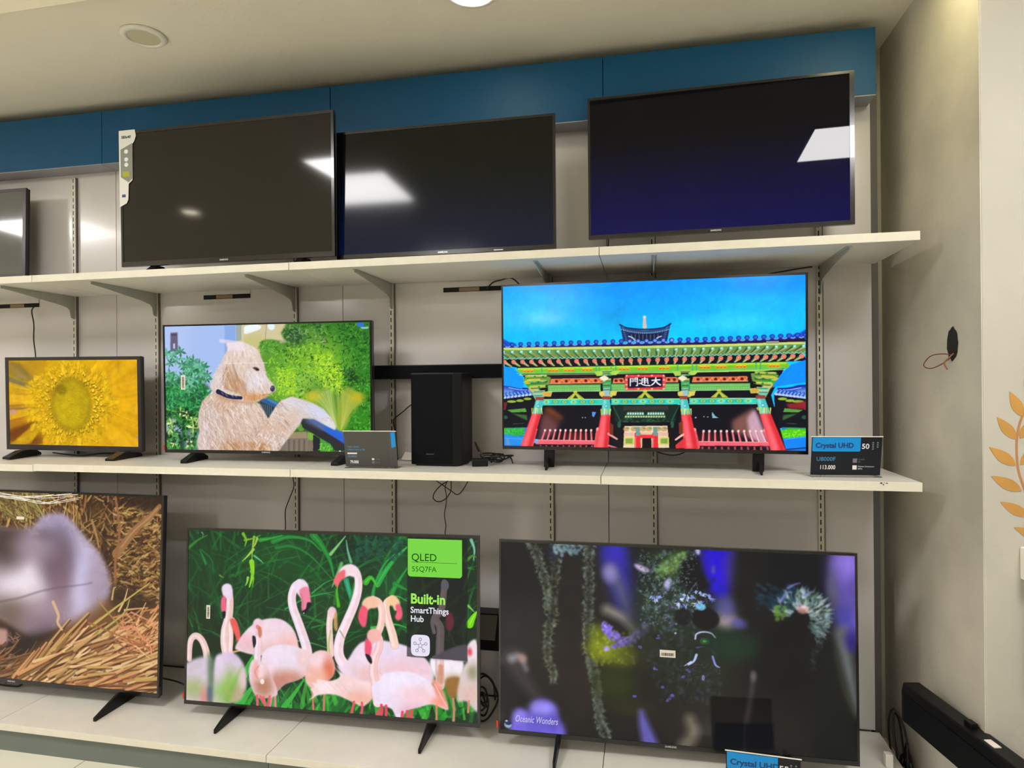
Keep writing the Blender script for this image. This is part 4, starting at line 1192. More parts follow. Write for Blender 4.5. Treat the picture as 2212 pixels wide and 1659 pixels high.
# ---- straw and an animal's blurred head
def art_straw():
    A = Art([(-646.0, 59.6), (922.2, 119.5), (892.4, 1235.9), (-688.3, 1075.0)], 560, 322, 9)
    rg = A.rg; U = rg.uniform
    A.a[:] = (84, 56, 30)
    A.mod(.25, 120, 2)
    def straws(n, x0, x1, y0, y1, a0, a1, L0, L1, cols, w=9, al=.8):
        for k in range(n):
            x, y = U(x0, x1), U(y0, y1); an = U(a0, a1); L = U(L0, L1)
            c = cols[rg.randint(len(cols))]; ww = w * U(.6, 1.3)
            dx, dy = math.cos(an) * L, -math.sin(an) * L
            bx, by_ = U(-.06, .06) * L, U(-.06, .06) * L
            A.stroke([(x + 4, y + 6), (x + dx / 2 + bx + 4, y + dy / 2 + by_ + 6), (x + dx + 4, y + dy + 6)], ww * 1.2, (50, 28, 14), ww * .8, .45, soft=2)
            A.stroke([(x, y), (x + dx / 2 + bx, y + dy / 2 + by_), (x + dx, y + dy)], ww, jit(rg, c, 18), ww * .5, al, soft=1.4)
    G = [(166, 124, 62), (140, 98, 44), (190, 150, 84), (110, 74, 36), (206, 168, 96)]
    D = [(96, 62, 28), (70, 44, 20), (130, 92, 44), (54, 32, 16), (150, 112, 60)]
    straws(420, -650, 930, 60, 700, 0, 3.14, 60, 200, D, 12, .75)
    straws(240, -650, 500, 60, 330, 1.2, 2.6, 80, 230, G, 11, .8)
    straws(130, 0, 260, 90, 260, 1.7, 2.6, 80, 200, [(150, 140, 70), (176, 160, 90), (120, 100, 50)], 10, .8)
    straws(300, 420, 930, 100, 700, .2, 2.9, 40, 120, D + [(176, 140, 80)], 9, .8)
    # chopped flecks, right
    for k in range(520):
        x, y = U(640, 920), U(180, 720)
        an = U(-.9, .9)
        A.stroke([(x, y), (x + 34 * math.cos(an), y + 34 * math.sin(an))], U(5, 13), jit(rg, [(176, 136, 76), (130, 90, 46), (60, 34, 18), (206, 170, 104)][rg.randint(4)], 14), 4, .7, soft=1.4)
    A.poly([(690, 120), (930, 110), (930, 190), (820, 200), (760, 170)], (44, 28, 18), .85, True, 10)
    A.stroke([(905, 170), (850, 230), (770, 300), (700, 390), (660, 440)], 22, (150, 106, 66), 46, .95, soft=3)
    A.stroke([(895, 180), (840, 240), (760, 310), (690, 400)], 8, (190, 146, 100), 8, .6, soft=2)
    A.stroke([(655, 120), (672, 240), (676, 350), (655, 480), (655, 620)], 12, (146, 96, 62), 14, .95, soft=2)
    A.stroke([(520, 250), (545, 330), (560, 400)], 14, (166, 126, 80), 10, .9, soft=2)
    A.stroke([(590, 330), (600, 440), (610, 560)], 26, (40, 24, 14), 20, .6, soft=6)
    A.poly([(640, 620), (760, 640), (880, 720), (870, 780), (700, 800), (560, 760)], (50, 32, 18), .8, True, 14)
    # blurred animal head
    head = [(-60, 330), (60, 300), (180, 290), (230, 235), (300, 215), (370, 225), (430, 290), (480, 350), (560, 440), (610, 540), (625, 640), (590, 740), (500, 810), (400, 850), (330, 850), (200, 910), (120, 880), (0, 800), (-60, 760)]
    A.poly([(-640, 360), (-60, 330), (-20, 420), (-60, 820), (0, 1040), (-660, 1060)], (90, 78, 82), .9, True, 20)
    A.poly(head, (150, 128, 140), 1, True, 12)
    A.clipto(head, True, 8)
    for x, y, rx, ry, c, a in [(330, 280, 130, 90, (176, 166, 206), .9), (120, 620, 190, 150, (206, 190, 200), .95), (130, 640, 110, 100, (236, 222, 230), .9), (460, 640, 110, 190, (190, 180, 206), .9), (480, 500, 90, 150, (196, 186, 220), .7), (320, 450, 90, 130, (92, 74, 88), .9), (340, 600, 60, 130, (120, 92, 104), .8), (30, 380, 110, 110, (60, 44, 40), .9), (200, 400, 120, 70, (160, 140, 156), .7), (60, 780, 130, 80, (106, 88, 76), .9), (260, 800, 120, 100, (150, 124, 136), .8), (260, 880, 130, 60, (120, 100, 112), .8), (540, 600, 50, 120, (150, 130, 146), .6), (250, 330, 60, 30, (110, 92, 100), .6)]:
        A.shade(x, y, rx, ry, c, a)
    A.mod(.06, 60, 5)
    for k in range(260):
        t_ = U(0, 1); i = rg.randint(len(head) - 6) + 2
        x, y = head[i][0] + U(-40, 40), head[i][1] + U(-40, 40); an = U(0, 6.28)
        A.stroke([(x, y), (x + 40 * math.cos(an), y + 40 * math.sin(an))], 8, jit(rg, (164, 146, 160), 30), 3, .25, soft=6)
    A.stroke([(0, 712), (110, 690), (220, 655), (330, 632), (450, 618), (520, 605)], 12, (96, 76, 88), 6, .45, soft=6)
    A.clip = None
    A.poly([(-600, 860), (0, 850), (120, 900), (330, 880), (300, 960), (160, 1040), (60, 1090), (-640, 1060)], (34, 24, 24), .92, True, 16)
    A.poly([(-60, 872), (30, 868), (42, 900), (30, 960), (-60, 970)], (196, 150, 140), .9, True, 6)
    for k in range(20):
        A.stroke([(U(30, 110), U(880, 940)), (U(60, 120), U(900, 960))], 5, (150, 110, 90), 2, .6)
    for k in range(140):
        x, y = U(-600, 160), U(1000, 1160)
        A.stroke([(x, y), (x + U(20, 60), y + U(-20, 20))], 9, jit(rg, (150, 106, 76), 20), 4, .7, soft=2)
    # foreground straw fan rising to the right
    straws(300, -640, 120, 1040, 1200, .1, .9, 80, 200, [(150, 106, 70), (120, 80, 50), (176, 134, 90)], 12, .8)
    low = [(60, 1120), (330, 880), (480, 780), (620, 700), (700, 820), (920, 760), (900, 1260), (300, 1220)]
    A.poly(low, (120, 78, 44), .8, True, 14)
    B = [(206, 160, 104), (186, 136, 80), (226, 186, 130), (160, 108, 62), (196, 156, 90), (214, 150, 96)]
    for k in range(300):
        x, y = U(60, 700), U(940, 1230); 
        an = U(.35, .95) - (x - 60) * .0003; L = U(140, 360)
        if y < 1130 - (x - 60) * .62: continue
        c = B[rg.randint(6)]; ww = U(9, 20)
        e = (x + L * math.cos(an), y - L * math.sin(an))
        A.stroke([(x + 5, y + 9), (e[0] + 5, e[1] + 9)], ww * 1.1, (70, 40, 22), ww * .5, .55, soft=2)
        A.stroke([(x, y), e], ww, jit(rg, c, 14), ww * .45, .9, soft=1.5)
    for k in range(130):
        x, y = U(380, 880), U(1040, 1240); an = U(-.1, .5); L = U(120, 330)
        c = B[rg.randint(6)]; ww = U(9, 18)
        e = (x + L * math.cos(an), y - L * math.sin(an))
        A.stroke([(x + 4, y + 9), (e[0] + 4, e[1] + 9)], ww, (80, 44, 24), ww * .5, .55, soft=2)
        A.stroke([(x, y), e], ww, jit(rg, c, 14), ww * .45, .9, soft=1.5)
    # tangled twigs
    for k in range(70):
        x, y = U(640, 900), U(760, 1000); an = U(-1.0, 1.2); L = U(50, 170)
        A.stroke([(x, y), (x + L * .5 * math.cos(an) + U(-12, 12), y - L * .5 * math.sin(an)), (x + L * math.cos(an), y - L * math.sin(an))], U(6, 12), jit(rg, [(206, 140, 90), (226, 176, 120), (150, 90, 54)][rg.randint(3)], 14), 4, .9, soft=1.4)
    A.stroke([(520, 850), (650, 750), (760, 670), (850, 605)], 12, (186, 166, 84), 5, 1, soft=1.5)
    A.stroke([(560, 890), (700, 780), (735, 700)], 11, (176, 164, 90), 5, 1)
    A.stroke([(550, 695), (600, 760), (680, 850)], 8, (166, 134, 76), 6, .9)
    A.stroke([(500, 830), (640, 890), (760, 940), (880, 985)], 9, (160, 96, 60), 6, .9)
    A.stroke([(300, 715), (330, 790), (325, 830), (350, 870)], 16, (216, 176, 130), 12, .9, soft=2)
    A.stroke([(690, 860), (760, 860), (800, 910), (850, 960), (860, 1010)], 12, (214, 140, 100), 9, .9)
    A.stroke([(635, 700), (645, 640), (655, 630)], 9, (200, 170, 110), 6, .9)
    return A.out()

# ---- flamingos
def art_flamingo():
    A = Art([(81.6, 134.4), (1926.5, 187.5), (1931.5, 1374.6), (64.7, 1223.0)], 560, 322, 11)
    rg = A.rg; U = rg.uniform
    A.a[:] = (14, 44, 22)
    for x, y, rx, ry, c, a in [(200, 350, 250, 200, (14, 56, 24), .9), (700, 300, 300, 150, (18, 74, 30), .8), (1250, 300, 250, 160, (12, 40, 30), .9), (1000, 600, 300, 200, (20, 70, 28), .7), (1450, 450, 150, 200, (20, 90, 40), .6), (150, 700, 200, 200, (24, 40, 20), .8), (600, 650, 300, 100, (18, 50, 24), .8), (1750, 700, 200, 250, (14, 34, 20), .9)]:
        A.shade(x, y, rx, ry, c, a)
    def blade(p, w, c, a=.9, soft=1.6):
        A.stroke(p, w, c, w * .25, a, soft=soft)
    GR = [(20, 96, 34), (14, 74, 28), (30, 116, 46), (10, 58, 26), (34, 130, 50)]
    for k in range(330):
        x, y = U(60, 1930), U(150, 900); an = U(.3, 2.8); L = U(150, 460)
        bx = U(-.25, .25) * L
        A.stroke([(x, y), (x + L * .5 * math.cos(an) + bx, y - L * .5 * math.sin(an)), (x + L * math.cos(an) + bx * 2.2, y - L * .75 * math.sin(an))], U(7, 20), jit(rg, GR[rg.randint(5)], 12), 3, .5, soft=2)
    for k in range(60):
        x, y = U(60, 560), U(250, 800); an = U(1.2, 1.9); L = U(300, 560)
        A.stroke([(x, y), (x + L * .5 * math.cos(an), y - L * .5 * math.sin(an)), (x + L * math.cos(an) * 1.3, y - L * math.sin(an))], U(10, 26), jit(rg, (16, 66, 28), 10), 4, .4, soft=6)
    for p, w, c in [([(880, 170), (930, 230), (985, 330), (1010, 430)], 46, (26, 124, 44)), ([(1290, 480), (1340, 400), (1410, 310), (1480, 245)], 40, (36, 150, 60)), ([(1380, 540), (1420, 470), (1480, 380)], 34, (30, 136, 52)), ([(1440, 185), (1380, 260), (1330, 340)], 26, (26, 110, 50)), ([(1255, 620), (1270, 500), (1330, 360), (1400, 290)], 26, (34, 140, 60)), ([(620, 210), (720, 180), (850, 200), (930, 270)], 30, (28, 120, 46)), ([(640, 250), (740, 240), (860, 300), (1000, 450)], 24, (24, 104, 40)), ([(540, 200), (600, 190), (680, 170)], 26, (40, 140, 50)), ([(860, 560), (950, 540), (1020, 560)], 16, (30, 110, 44)), ([(700, 640), (840, 570), (1010, 530)], 12, (40, 130, 60)), ([(870, 540), (960, 470), (1020, 450)], 12, (40, 130, 60)), ([(1040, 620), (1030, 540), (1035, 480)], 24, (60, 160, 20)), ([(1090, 460), (1130, 600), (1150, 640)], 34, (40, 150, 110)), ([(1150, 480), (1120, 580), (1100, 680)], 26, (30, 130, 60)), ([(990, 290), (1040, 230), (1085, 175)], 22, (110, 176, 100)), ([(1120, 340), (1100, 270), (1090, 200)], 20, (90, 160, 120)), ([(1060, 350), (1020, 450), (1000, 500)], 22, (90, 160, 90)), ([(1215, 470), (1250, 440), (1290, 500)], 36, (60, 170, 40)), ([(1400, 480), (1440, 500), (1480, 520)], 30, (24, 130, 50)), ([(1320, 640), (1400, 560), (1480, 590)], 14, (60, 150, 70)), ([(190, 350), (170, 300), (150, 260)], 18, (24, 110, 50)), ([(160, 260), (230, 330), (240, 420)], 14, (20, 90, 40)), ([(80, 250), (140, 200), (200, 170)], 22, (40, 110, 30)), ([(1890, 200), (1910, 260), (1905, 330)], 20, (110, 170, 150)), ([(1860, 330), (1900, 300), (1920, 310)], 22, (60, 120, 40)), ([(1880, 740), (1905, 690), (1925, 660)], 44, (120, 220, 20)), ([(1870, 620), (1910, 660)], 14, (120, 190, 90)), ([(1250, 760), (1400, 740), (1475, 760)], 16, (40, 170, 60)), ([(660, 840), (830, 850), (1000, 900)], 14, (50, 140, 50)), ([(870, 760), (960, 740), (1020, 760)], 12, (40, 110, 50))]:
        blade(p, w, jit(rg, c, 5), .95, 2)
        A.stroke(p, w * .18, tuple(min(255, q * 1.4 + 12) for q in c), w * .06, .5, soft=2)
    # pale hanging sprig
    for p, w, c in [([(500, 180), (490, 260), (485, 340)], 16, (150, 190, 60)), ([(485, 340), (490, 420), (470, 500)], 34, (140, 210, 30)), ([(495, 260), (460, 300), (425, 335)], 18, (160, 200, 70)), ([(430, 160), (450, 200), (440, 240)], 20, (120, 180, 30)), ([(520, 190), (505, 230), (490, 250)], 16, (160, 190, 80)), ([(500, 300), (540, 330), (560, 350)], 12, (90, 190, 120)), ([(440, 200), (490, 190), (540, 170)], 14, (110, 170, 50)), ([(280, 425), (295, 435), (308, 440)], 10, (100, 150, 60)), ([(480, 400), (496, 440), (490, 500)], 16, (110, 190, 40)), ([(460, 440), (455, 470), (445, 490)], 16, (150, 206, 60)), ([(165, 150), (175, 165), (168, 180)], 8, (120, 150, 140))]:
        blade(p, w, c, .95)
    for k in range(110):
        A.ell(U(1150, 1450), U(180, 330), U(8, 18), U(6, 14), jit(rg, (20, 76, 60), 14), .6, U(0, 3), .4)
    # grass at the bottom
    A.poly([(60, 1080), (460, 1000), (900, 1100), (1930, 1200), (1930, 1400), (60, 1250)], (20, 52, 26), .9, False, 20)
    for k in range(230):
        x, y = U(380, 1900), U(1230, 1400); an = U(.8, 2.2); L = U(120, 320)
        A.stroke([(x, y), (x + L * .5 * math.cos(an), y - L * .5 * math.sin(an)), (x + L * math.cos(an) * 1.1, y - L * .85 * math.sin(an))], U(14, 40), jit(rg, [(36, 140, 46), (24, 100, 40), (60, 170, 50), (18, 70, 34)][rg.randint(4)], 14), 6, .7, soft=2)
    for p, w in [([(400, 1260), (460, 1180), (500, 1120)], 50), ([(690, 1270), (760, 1180), (820, 1090)], 34), ([(440, 1060), (470, 990), (500, 930)], 44)]:
        blade(p, w, (56, 170, 60), .95)
    PK = (240, 200, 204); PW = (232, 214, 232); SAL = (240, 170, 150)
    def body(pts, c=PW, sh=None, soft=2):
        A.poly(pts, c, 1, True, soft)
        A.clipto(pts, True, soft)
        for x, y, rx, ry, cc, a in (sh or []):
            A.shade(x, y, rx, ry, cc, a)
        A.clip = None
    def neck(pts, w, c=PW, w1=None, edge=True):
        w1 = w1 or w
        A.stroke(pts, w + 5, (214, 166, 170), w1 + 5, 1, soft=2)
        A.stroke(pts, w, c, w1, 1, soft=2)
        p2 = [(x + w * .16, y) for x, y in pts]
        A.stroke(p2, w * .4, (240, 176, 160), w1 * .4, .30, soft=8)
        p3 = [(x - w * .15, y) for x, y in pts]
        A.stroke(p3, w * .3, (250, 236, 246), w1 * .3, .55, soft=6)
    def legs(L, c=(234, 110, 130), w=13):
        for p in L: A.stroke(p, w, c, w, .95, soft=2)
    # left edge bird
    neck([(85, 960), (88, 880), (100, 830), (130, 812), (165, 840), (190, 900), (200, 960)], 30, (226, 196, 190), 44)
    body([(60, 1010), (120, 960), (215, 945), (235, 1000), (215, 1240), (50, 1235)], (206, 190, 204), [(110, 1150, 80, 60, (150, 170, 90), .7), (190, 1210, 40, 60, (210, 130, 120), .8)], 6)
    # second bird (with blurred green in front)
    neck([(335, 940), (318, 860), (318, 780), (335, 700), (345, 600), (340, 520)], 72, (230, 200, 196), 38)
    A.poly([(292, 520), (300, 490), (325, 478), (352, 488), (362, 530), (350, 580), (330, 570), (310, 570)], (228, 210, 232), 1, True, 2)
    A.poly([(292, 570), (315, 560), (322, 610), (318, 660), (296, 662), (286, 620)], (226, 96, 130), 1, True, 2)
    A.poly([(296, 660), (318, 658), (312, 700), (298, 690)], (20, 20, 24), 1, True, 1)
    neck([(345, 940), (352, 820), (348, 740), (362, 712)], 26, (240, 214, 210), 30)
    A.poly([(345, 712), (370, 700), (392, 725), (412, 800), (408, 850), (388, 882), (385, 830), (362, 770)], (226, 90, 84), 1, True, 2)
    A.poly([(405, 840), (395, 880), (380, 880), (388, 850)], (70, 60, 50), .9, True, 1)
    body([(250, 960), (290, 925), (370, 922), (430, 990), (450, 1090), (440, 1160), (390, 1230), (230, 1235), (235, 1100)], (214, 192, 218), [(330, 1150, 90, 110, (130, 180, 70), .9), (400, 1200, 70, 60, (190, 150, 130), .7), (270, 1020, 50, 90, (226, 206, 232), .7), (430, 1080, 30, 60, (230, 190, 190), .7)], 5)
    A.stroke([(330, 1220), (370, 1120), (420, 1010)], 40, (110, 176, 60), 12, .5, soft=14)
    A.poly([(205, 920), (240, 920), (236, 1230), (205, 1230)], (50, 90, 50), .7, False, 8)
    A.poly([(203, 1140), (230, 1140), (226, 1232), (200, 1230)], (84, 96, 130), .8, False, 5)
    # third: bird behind (hump) + head down
    A.stroke([(370, 915), (430, 905), (500, 925)], 12, (226, 160, 120), 8, .9)
    body([(380, 885), (430, 800), (500, 735), (590, 702), (680, 710), (750, 770), (780, 860), (770, 930), (600, 940), (480, 930), (400, 905)], (232, 206, 218), [(700, 850, 110, 60, (240, 184, 176), .8), (450, 840, 60, 40, (236, 170, 180), .6), (600, 780, 120, 60, (238, 212, 226), .7), (560, 900, 150, 30, (220, 180, 176), .7)], 2)
    # front centre-left bird
    neck([(845, 985), (838, 900), (815, 820), (780, 720), (748, 630), (742, 560), (760, 500), (790, 475)], 60, PW, 44)
    A.poly([(755, 490), (780, 455), (815, 452), (842, 480), (848, 515), (820, 560), (800, 570), (770, 530)], (234, 216, 234), 1, True, 2)
    A.poly([(790, 520), (845, 500), (862, 580), (862, 606), (840, 600), (832, 640), (812, 655), (804, 640), (802, 590)], (232, 130, 156), 1, True, 2)
    A.poly([(845, 600), (866, 604), (850, 640), (830, 668), (812, 676), (812, 652), (832, 640)], (18, 18, 26), 1, True, 1)
    A.stroke([(800, 540), (815, 600), (812, 650)], 3, (170, 70, 100), 3, .6)
    A.ell(818, 668, 4, 4, (226, 226, 230), .9)
    body([(550, 940), (590, 890), (680, 868), (760, 880), (830, 900), (852, 880), (846, 980), (840, 1050), (790, 1090), (700, 1120), (640, 1170), (600, 1140), (560, 1060), (545, 1000)], (230, 212, 226), [(720, 1090, 130, 50, (196, 130, 110), .9), (640, 940, 90, 50, (238, 222, 240), .8), (640, 1130, 60, 50, (190, 120, 106), .8), (820, 960, 40, 90, (240, 196, 190), .6), (580, 1020, 40, 60, (240, 206, 220), .7)], 2)
    legs([[(632, 1150), (636, 1210), (636, 1272)], [(612, 1200), (600, 1272)]], (228, 130, 150), 14)
    # preening bird with black-tipped bill hanging
    neck([(520, 990), (522, 900), (530, 810), (528, 750)], 42, (236, 212, 226), 36)
    A.poly([(492, 740), (505, 708), (535, 702), (560, 730), (552, 790), (535, 820), (510, 800)], (234, 200, 212), 1, True, 2)
    A.poly([(525, 750), (545, 760), (550, 800), (538, 826), (526, 800)], (196, 110, 70), .9, True, 2)
    A.poly([(490, 812), (508, 820), (512, 860), (498, 890), (490, 850)], (24, 24, 34), 1, True, 1)
    A.ell(520, 755, 10, 14, (226, 110, 130), .8)
    body([(470, 1010), (500, 960), (555, 985), (600, 1040), (650, 1170), (630, 1200), (560, 1210), (510, 1195), (470, 1100)], (232, 200, 210), [(560, 1130, 60, 70, (176, 120, 90), .95), (530, 1050, 40, 40, (250, 220, 226), .8), (510, 1040, 20, 50, (226, 140, 130), .6)], 2)
    A.stroke([(520, 1080), (505, 1040), (530, 1005)], 14, (226, 140, 130), 8, .7)
    A.ell(552, 1105, 14, 16, (240, 226, 220), .9)
    legs([[(520, 1195), (522, 1262)], [(560, 1205), (575, 1268)], [(540, 1200), (560, 1240)], [(600, 1200), (590, 1268)]], (226, 90, 110), 16)
    # thin bird in the middle
    neck([(990, 930), (985, 830), (982, 740), (990, 660)], 38, (232, 206, 200), 34)
    A.poly([(972, 680), (980, 636), (1005, 626), (1026, 650), (1026, 700), (1000, 700)], (232, 196, 206), 1, True, 2)
    A.poly([(1010, 690), (1028, 660), (1034, 760), (1026, 782), (1012, 760)], (206, 150, 90), .9, True, 2)
    A.stroke([(985, 960), (978, 860), (990, 780)], 18, (150, 170, 60), 8, .6, soft=4)
    body([(835, 1010), (860, 940), (920, 905), (980, 920), (1015, 990), (1010, 1060), (960, 1110), (880, 1150), (840, 1120), (825, 1070)], (236, 190, 188), [(900, 960, 60, 40, (240, 214, 222), .8), (980, 1050, 40, 80, (216, 104, 70), .9), (900, 1080, 70, 50, (238, 176, 156), .8)], 2)
    legs([[(875, 1170), (880, 1290)], [(950, 1180), (945, 1300)]], (206, 120, 96), 13)
    # tall S-neck bird
    neck([(1150, 1040), (1080, 1000), (1042, 930), (1050, 830), (1095, 720), (1145, 600), (1168, 500), (1160, 420), (1120, 378)], 66, (236, 216, 232), 38)
    body([(1028, 1000), (1060, 1010), (1100, 965), (1150, 890), (1200, 850), (1300, 840), (1420, 862), (1520, 900), (1620, 990), (1650, 1090), (1600, 1130), (1300, 1150), (1180, 1110), (1080, 1070)], (232, 210, 228), [(1400, 920, 180, 50, (228, 212, 236), .9), (1500, 1010, 150, 60, (236, 190, 196), .7), (1230, 1060, 90, 50, (232, 186, 184), .8), (1560, 960, 80, 40, (222, 196, 214), .7), (1200, 930, 60, 60, (236, 214, 230), .8)], 3)
    A.poly([(1040, 430), (1055, 380), (1100, 355), (1150, 365), (1180, 410), (1160, 440), (1110, 430), (1080, 440)], (238, 214, 222), 1, True, 2)
    A.poly([(1080, 390), (1040, 410), (1012, 450), (1014, 480), (1034, 498), (1056, 460), (1082, 438)], (236, 100, 112), 1, True, 2)
    A.stroke([(1050, 780), (1080, 830)], 8, (130, 130, 60), 6, .7)
    # two heads right of it
    neck([(1400, 870), (1385, 800), (1360, 720), (1345, 650), (1350, 600), (1385, 575)], 48, (240, 208, 190), 36)
    A.poly([(1340, 600), (1365, 560), (1400, 556), (1430, 590), (1430, 640), (1400, 650), (1385, 620), (1360, 620)], (242, 196, 150), 1, True, 2)
    A.poly([(1405, 620), (1432, 610), (1450, 660), (1444, 700), (1418, 714), (1402, 690), (1412, 660)], (234, 90, 120), 1, True, 2)
    neck([(1290, 800), (1312, 740), (1318, 660), (1300, 600), (1262, 578)], 40, (238, 200, 184), 36)
    A.poly([(1190, 610), (1215, 570), (1260, 560), (1300, 590), (1290, 630), (1240, 640), (1215, 660)], (240, 190, 160), 1, True, 2)
    A.poly([(1190, 620), (1225, 640), (1225, 690), (1214, 750), (1190, 752), (1168, 710), (1168, 670)], (232, 84, 112), 1, True, 2)
    # tail-up bird low centre
    body([(850, 1225), (880, 1190), (860, 1150), (885, 1140), (870, 1110), (905, 1118), (905, 1092), (990, 1100), (1050, 1070), (1010, 1010), (1060, 1050), (1180, 1100), (1260, 1120), (1270, 1190), (1200, 1260), (1120, 1230), (1020, 1190), (920, 1190)], (240, 210, 208), [(1180, 1210, 90, 50, (236, 170, 150), .8), (960, 1140, 60, 30, (248, 226, 232), .8), (1120, 1120, 90, 40, (240, 206, 206), .8)], 2)
    for k in range(5): A.stroke([(940 + k * 40, 1110 + k * 5), (1000 + k * 40, 1170 + k * 5)], 5, (226, 176, 176), 3, .5)
    legs([[(1140, 1235), (1130, 1280), (1120, 1318)], [(1190, 1240), (1192, 1280), (1184, 1322)]], (226, 80, 100), 15)
    # right background birds (under the dark caption panel)
    body([(1625, 990), (1650, 940), (1740, 935), (1830, 960), (1840, 1040), (1820, 1100), (1740, 1130), (1660, 1080)], (238, 228, 236), [(1780, 1140, 60, 60, (150, 110, 50), .9)], 3)
    A.poly([(1730, 1090), (1820, 1080), (1825, 1150), (1780, 1218), (1735, 1180)], (146, 104, 50), 1, True, 4)
    neck([(1690, 1130), (1688, 1000), (1690, 860), (1692, 760), (1660, 700), (1700, 640), (1715, 520), (1718, 470)], 50, (214, 186, 184), 30)
    A.ell(1722, 490, 24, 32, (206, 196, 216), 1, 0, .2)
    A.stroke([(1652, 790), (1640, 720), (1665, 670), (1700, 660)], 22, (216, 196, 206), 22, 1)
    A.poly([(1730, 660), (1765, 670), (1780, 730), (1760, 780), (1730, 760)], (226, 60, 90), 1, True, 3)
    A.stroke([(1690, 1100), (1694, 1010)], 40, (196, 130, 90), 30, .7, soft=8)
    body([(1640, 960), (1740, 900), (1865, 870), (1868, 970), (1760, 970)], (176, 160, 178), [], 3)
    body([(1865, 890), (1890, 845), (1925, 850), (1930, 1000), (1870, 980)], (232, 214, 224), [(1880, 915, 14, 22, (214, 60, 76), .9)], 3)
    body([(1840, 1010), (1930, 980), (1935, 1290), (1860, 1230), (1800, 1220)], (214, 196, 196), [(1900, 1050, 30, 40, (130, 130, 90), .7), (1880, 1180, 60, 50, (220, 180, 170), .8)], 4)
    legs([[(1775, 1215), (1780, 1300), (1775, 1372)], [(1875, 1230), (1870, 1300)]], (206, 130, 110), 13)
    # dark caption band
    r = A.mask([(1480, 150), (1868, 150), (1866, 975), (1478, 945)])
    A.put(r[0], r[1], r[2], (10, 12, 16), .62)
    # front right bird
    neck([(1290, 1080), (1278, 1150), (1290, 1240)], 60, (238, 206, 214), 50)
    neck([(1275, 1110), (1262, 1040), (1272, 960), (1300, 890), (1302, 830), (1275, 795)], 48, (238, 196, 196), 36)
    A.poly([(1222, 820), (1235, 778), (1275, 765), (1310, 790), (1310, 840), (1280, 850), (1250, 870)], (238, 176, 170), 1, True, 2)
    A.poly([(1216, 830), (1250, 860), (1252, 910), (1240, 945), (1212, 930), (1208, 880)], (232, 80, 112), 1, True, 2)
    A.poly([(1212, 930), (1242, 940), (1256, 975), (1248, 992), (1228, 970)], (20, 18, 26), 1, True, 1)
    body([(1258, 1120), (1300, 1100), (1330, 1060), (1420, 1040), (1520, 1050), (1600, 1090), (1660, 1150), (1740, 1270), (1720, 1282), (1640, 1250), (1550, 1270), (1480, 1290), (1440, 1340), (1410, 1335), (1380, 1280), (1300, 1250), (1262, 1200)], (236, 220, 240), [(1440, 1110, 130, 60, (240, 230, 250), .8), (1560, 1200, 120, 60, (240, 196, 200), .8), (1500, 1290, 80, 40, (226, 170, 190), .7), (1690, 1240, 50, 30, (246, 140, 110), .8)], 2)
    A.poly([(1640, 1090), (1700, 1140), (1746, 1278), (1700, 1250), (1660, 1180)], (240, 150, 136), .9, True, 3)
    for k in range(5): A.stroke([(1655 + k * 8, 1120 + k * 14), (1715 + k * 6, 1240 + k * 8)], 5, (250, 190, 170), 3, .7)
    legs([[(1315, 1255), (1318, 1300), (1310, 1335)], [(1345, 1260), (1345, 1335)], [(1300, 1290), (1280, 1330)], [(1450, 1300), (1445, 1342)], [(1480, 1295), (1485, 1346)], [(1508, 1290), (1505, 1350)]], (230, 64, 96), 17)
    legs([[(1668, 1260), (1668, 1362)]], (214, 130, 100), 12)
    A.mod(.04, 18, 8)
    return A.out()

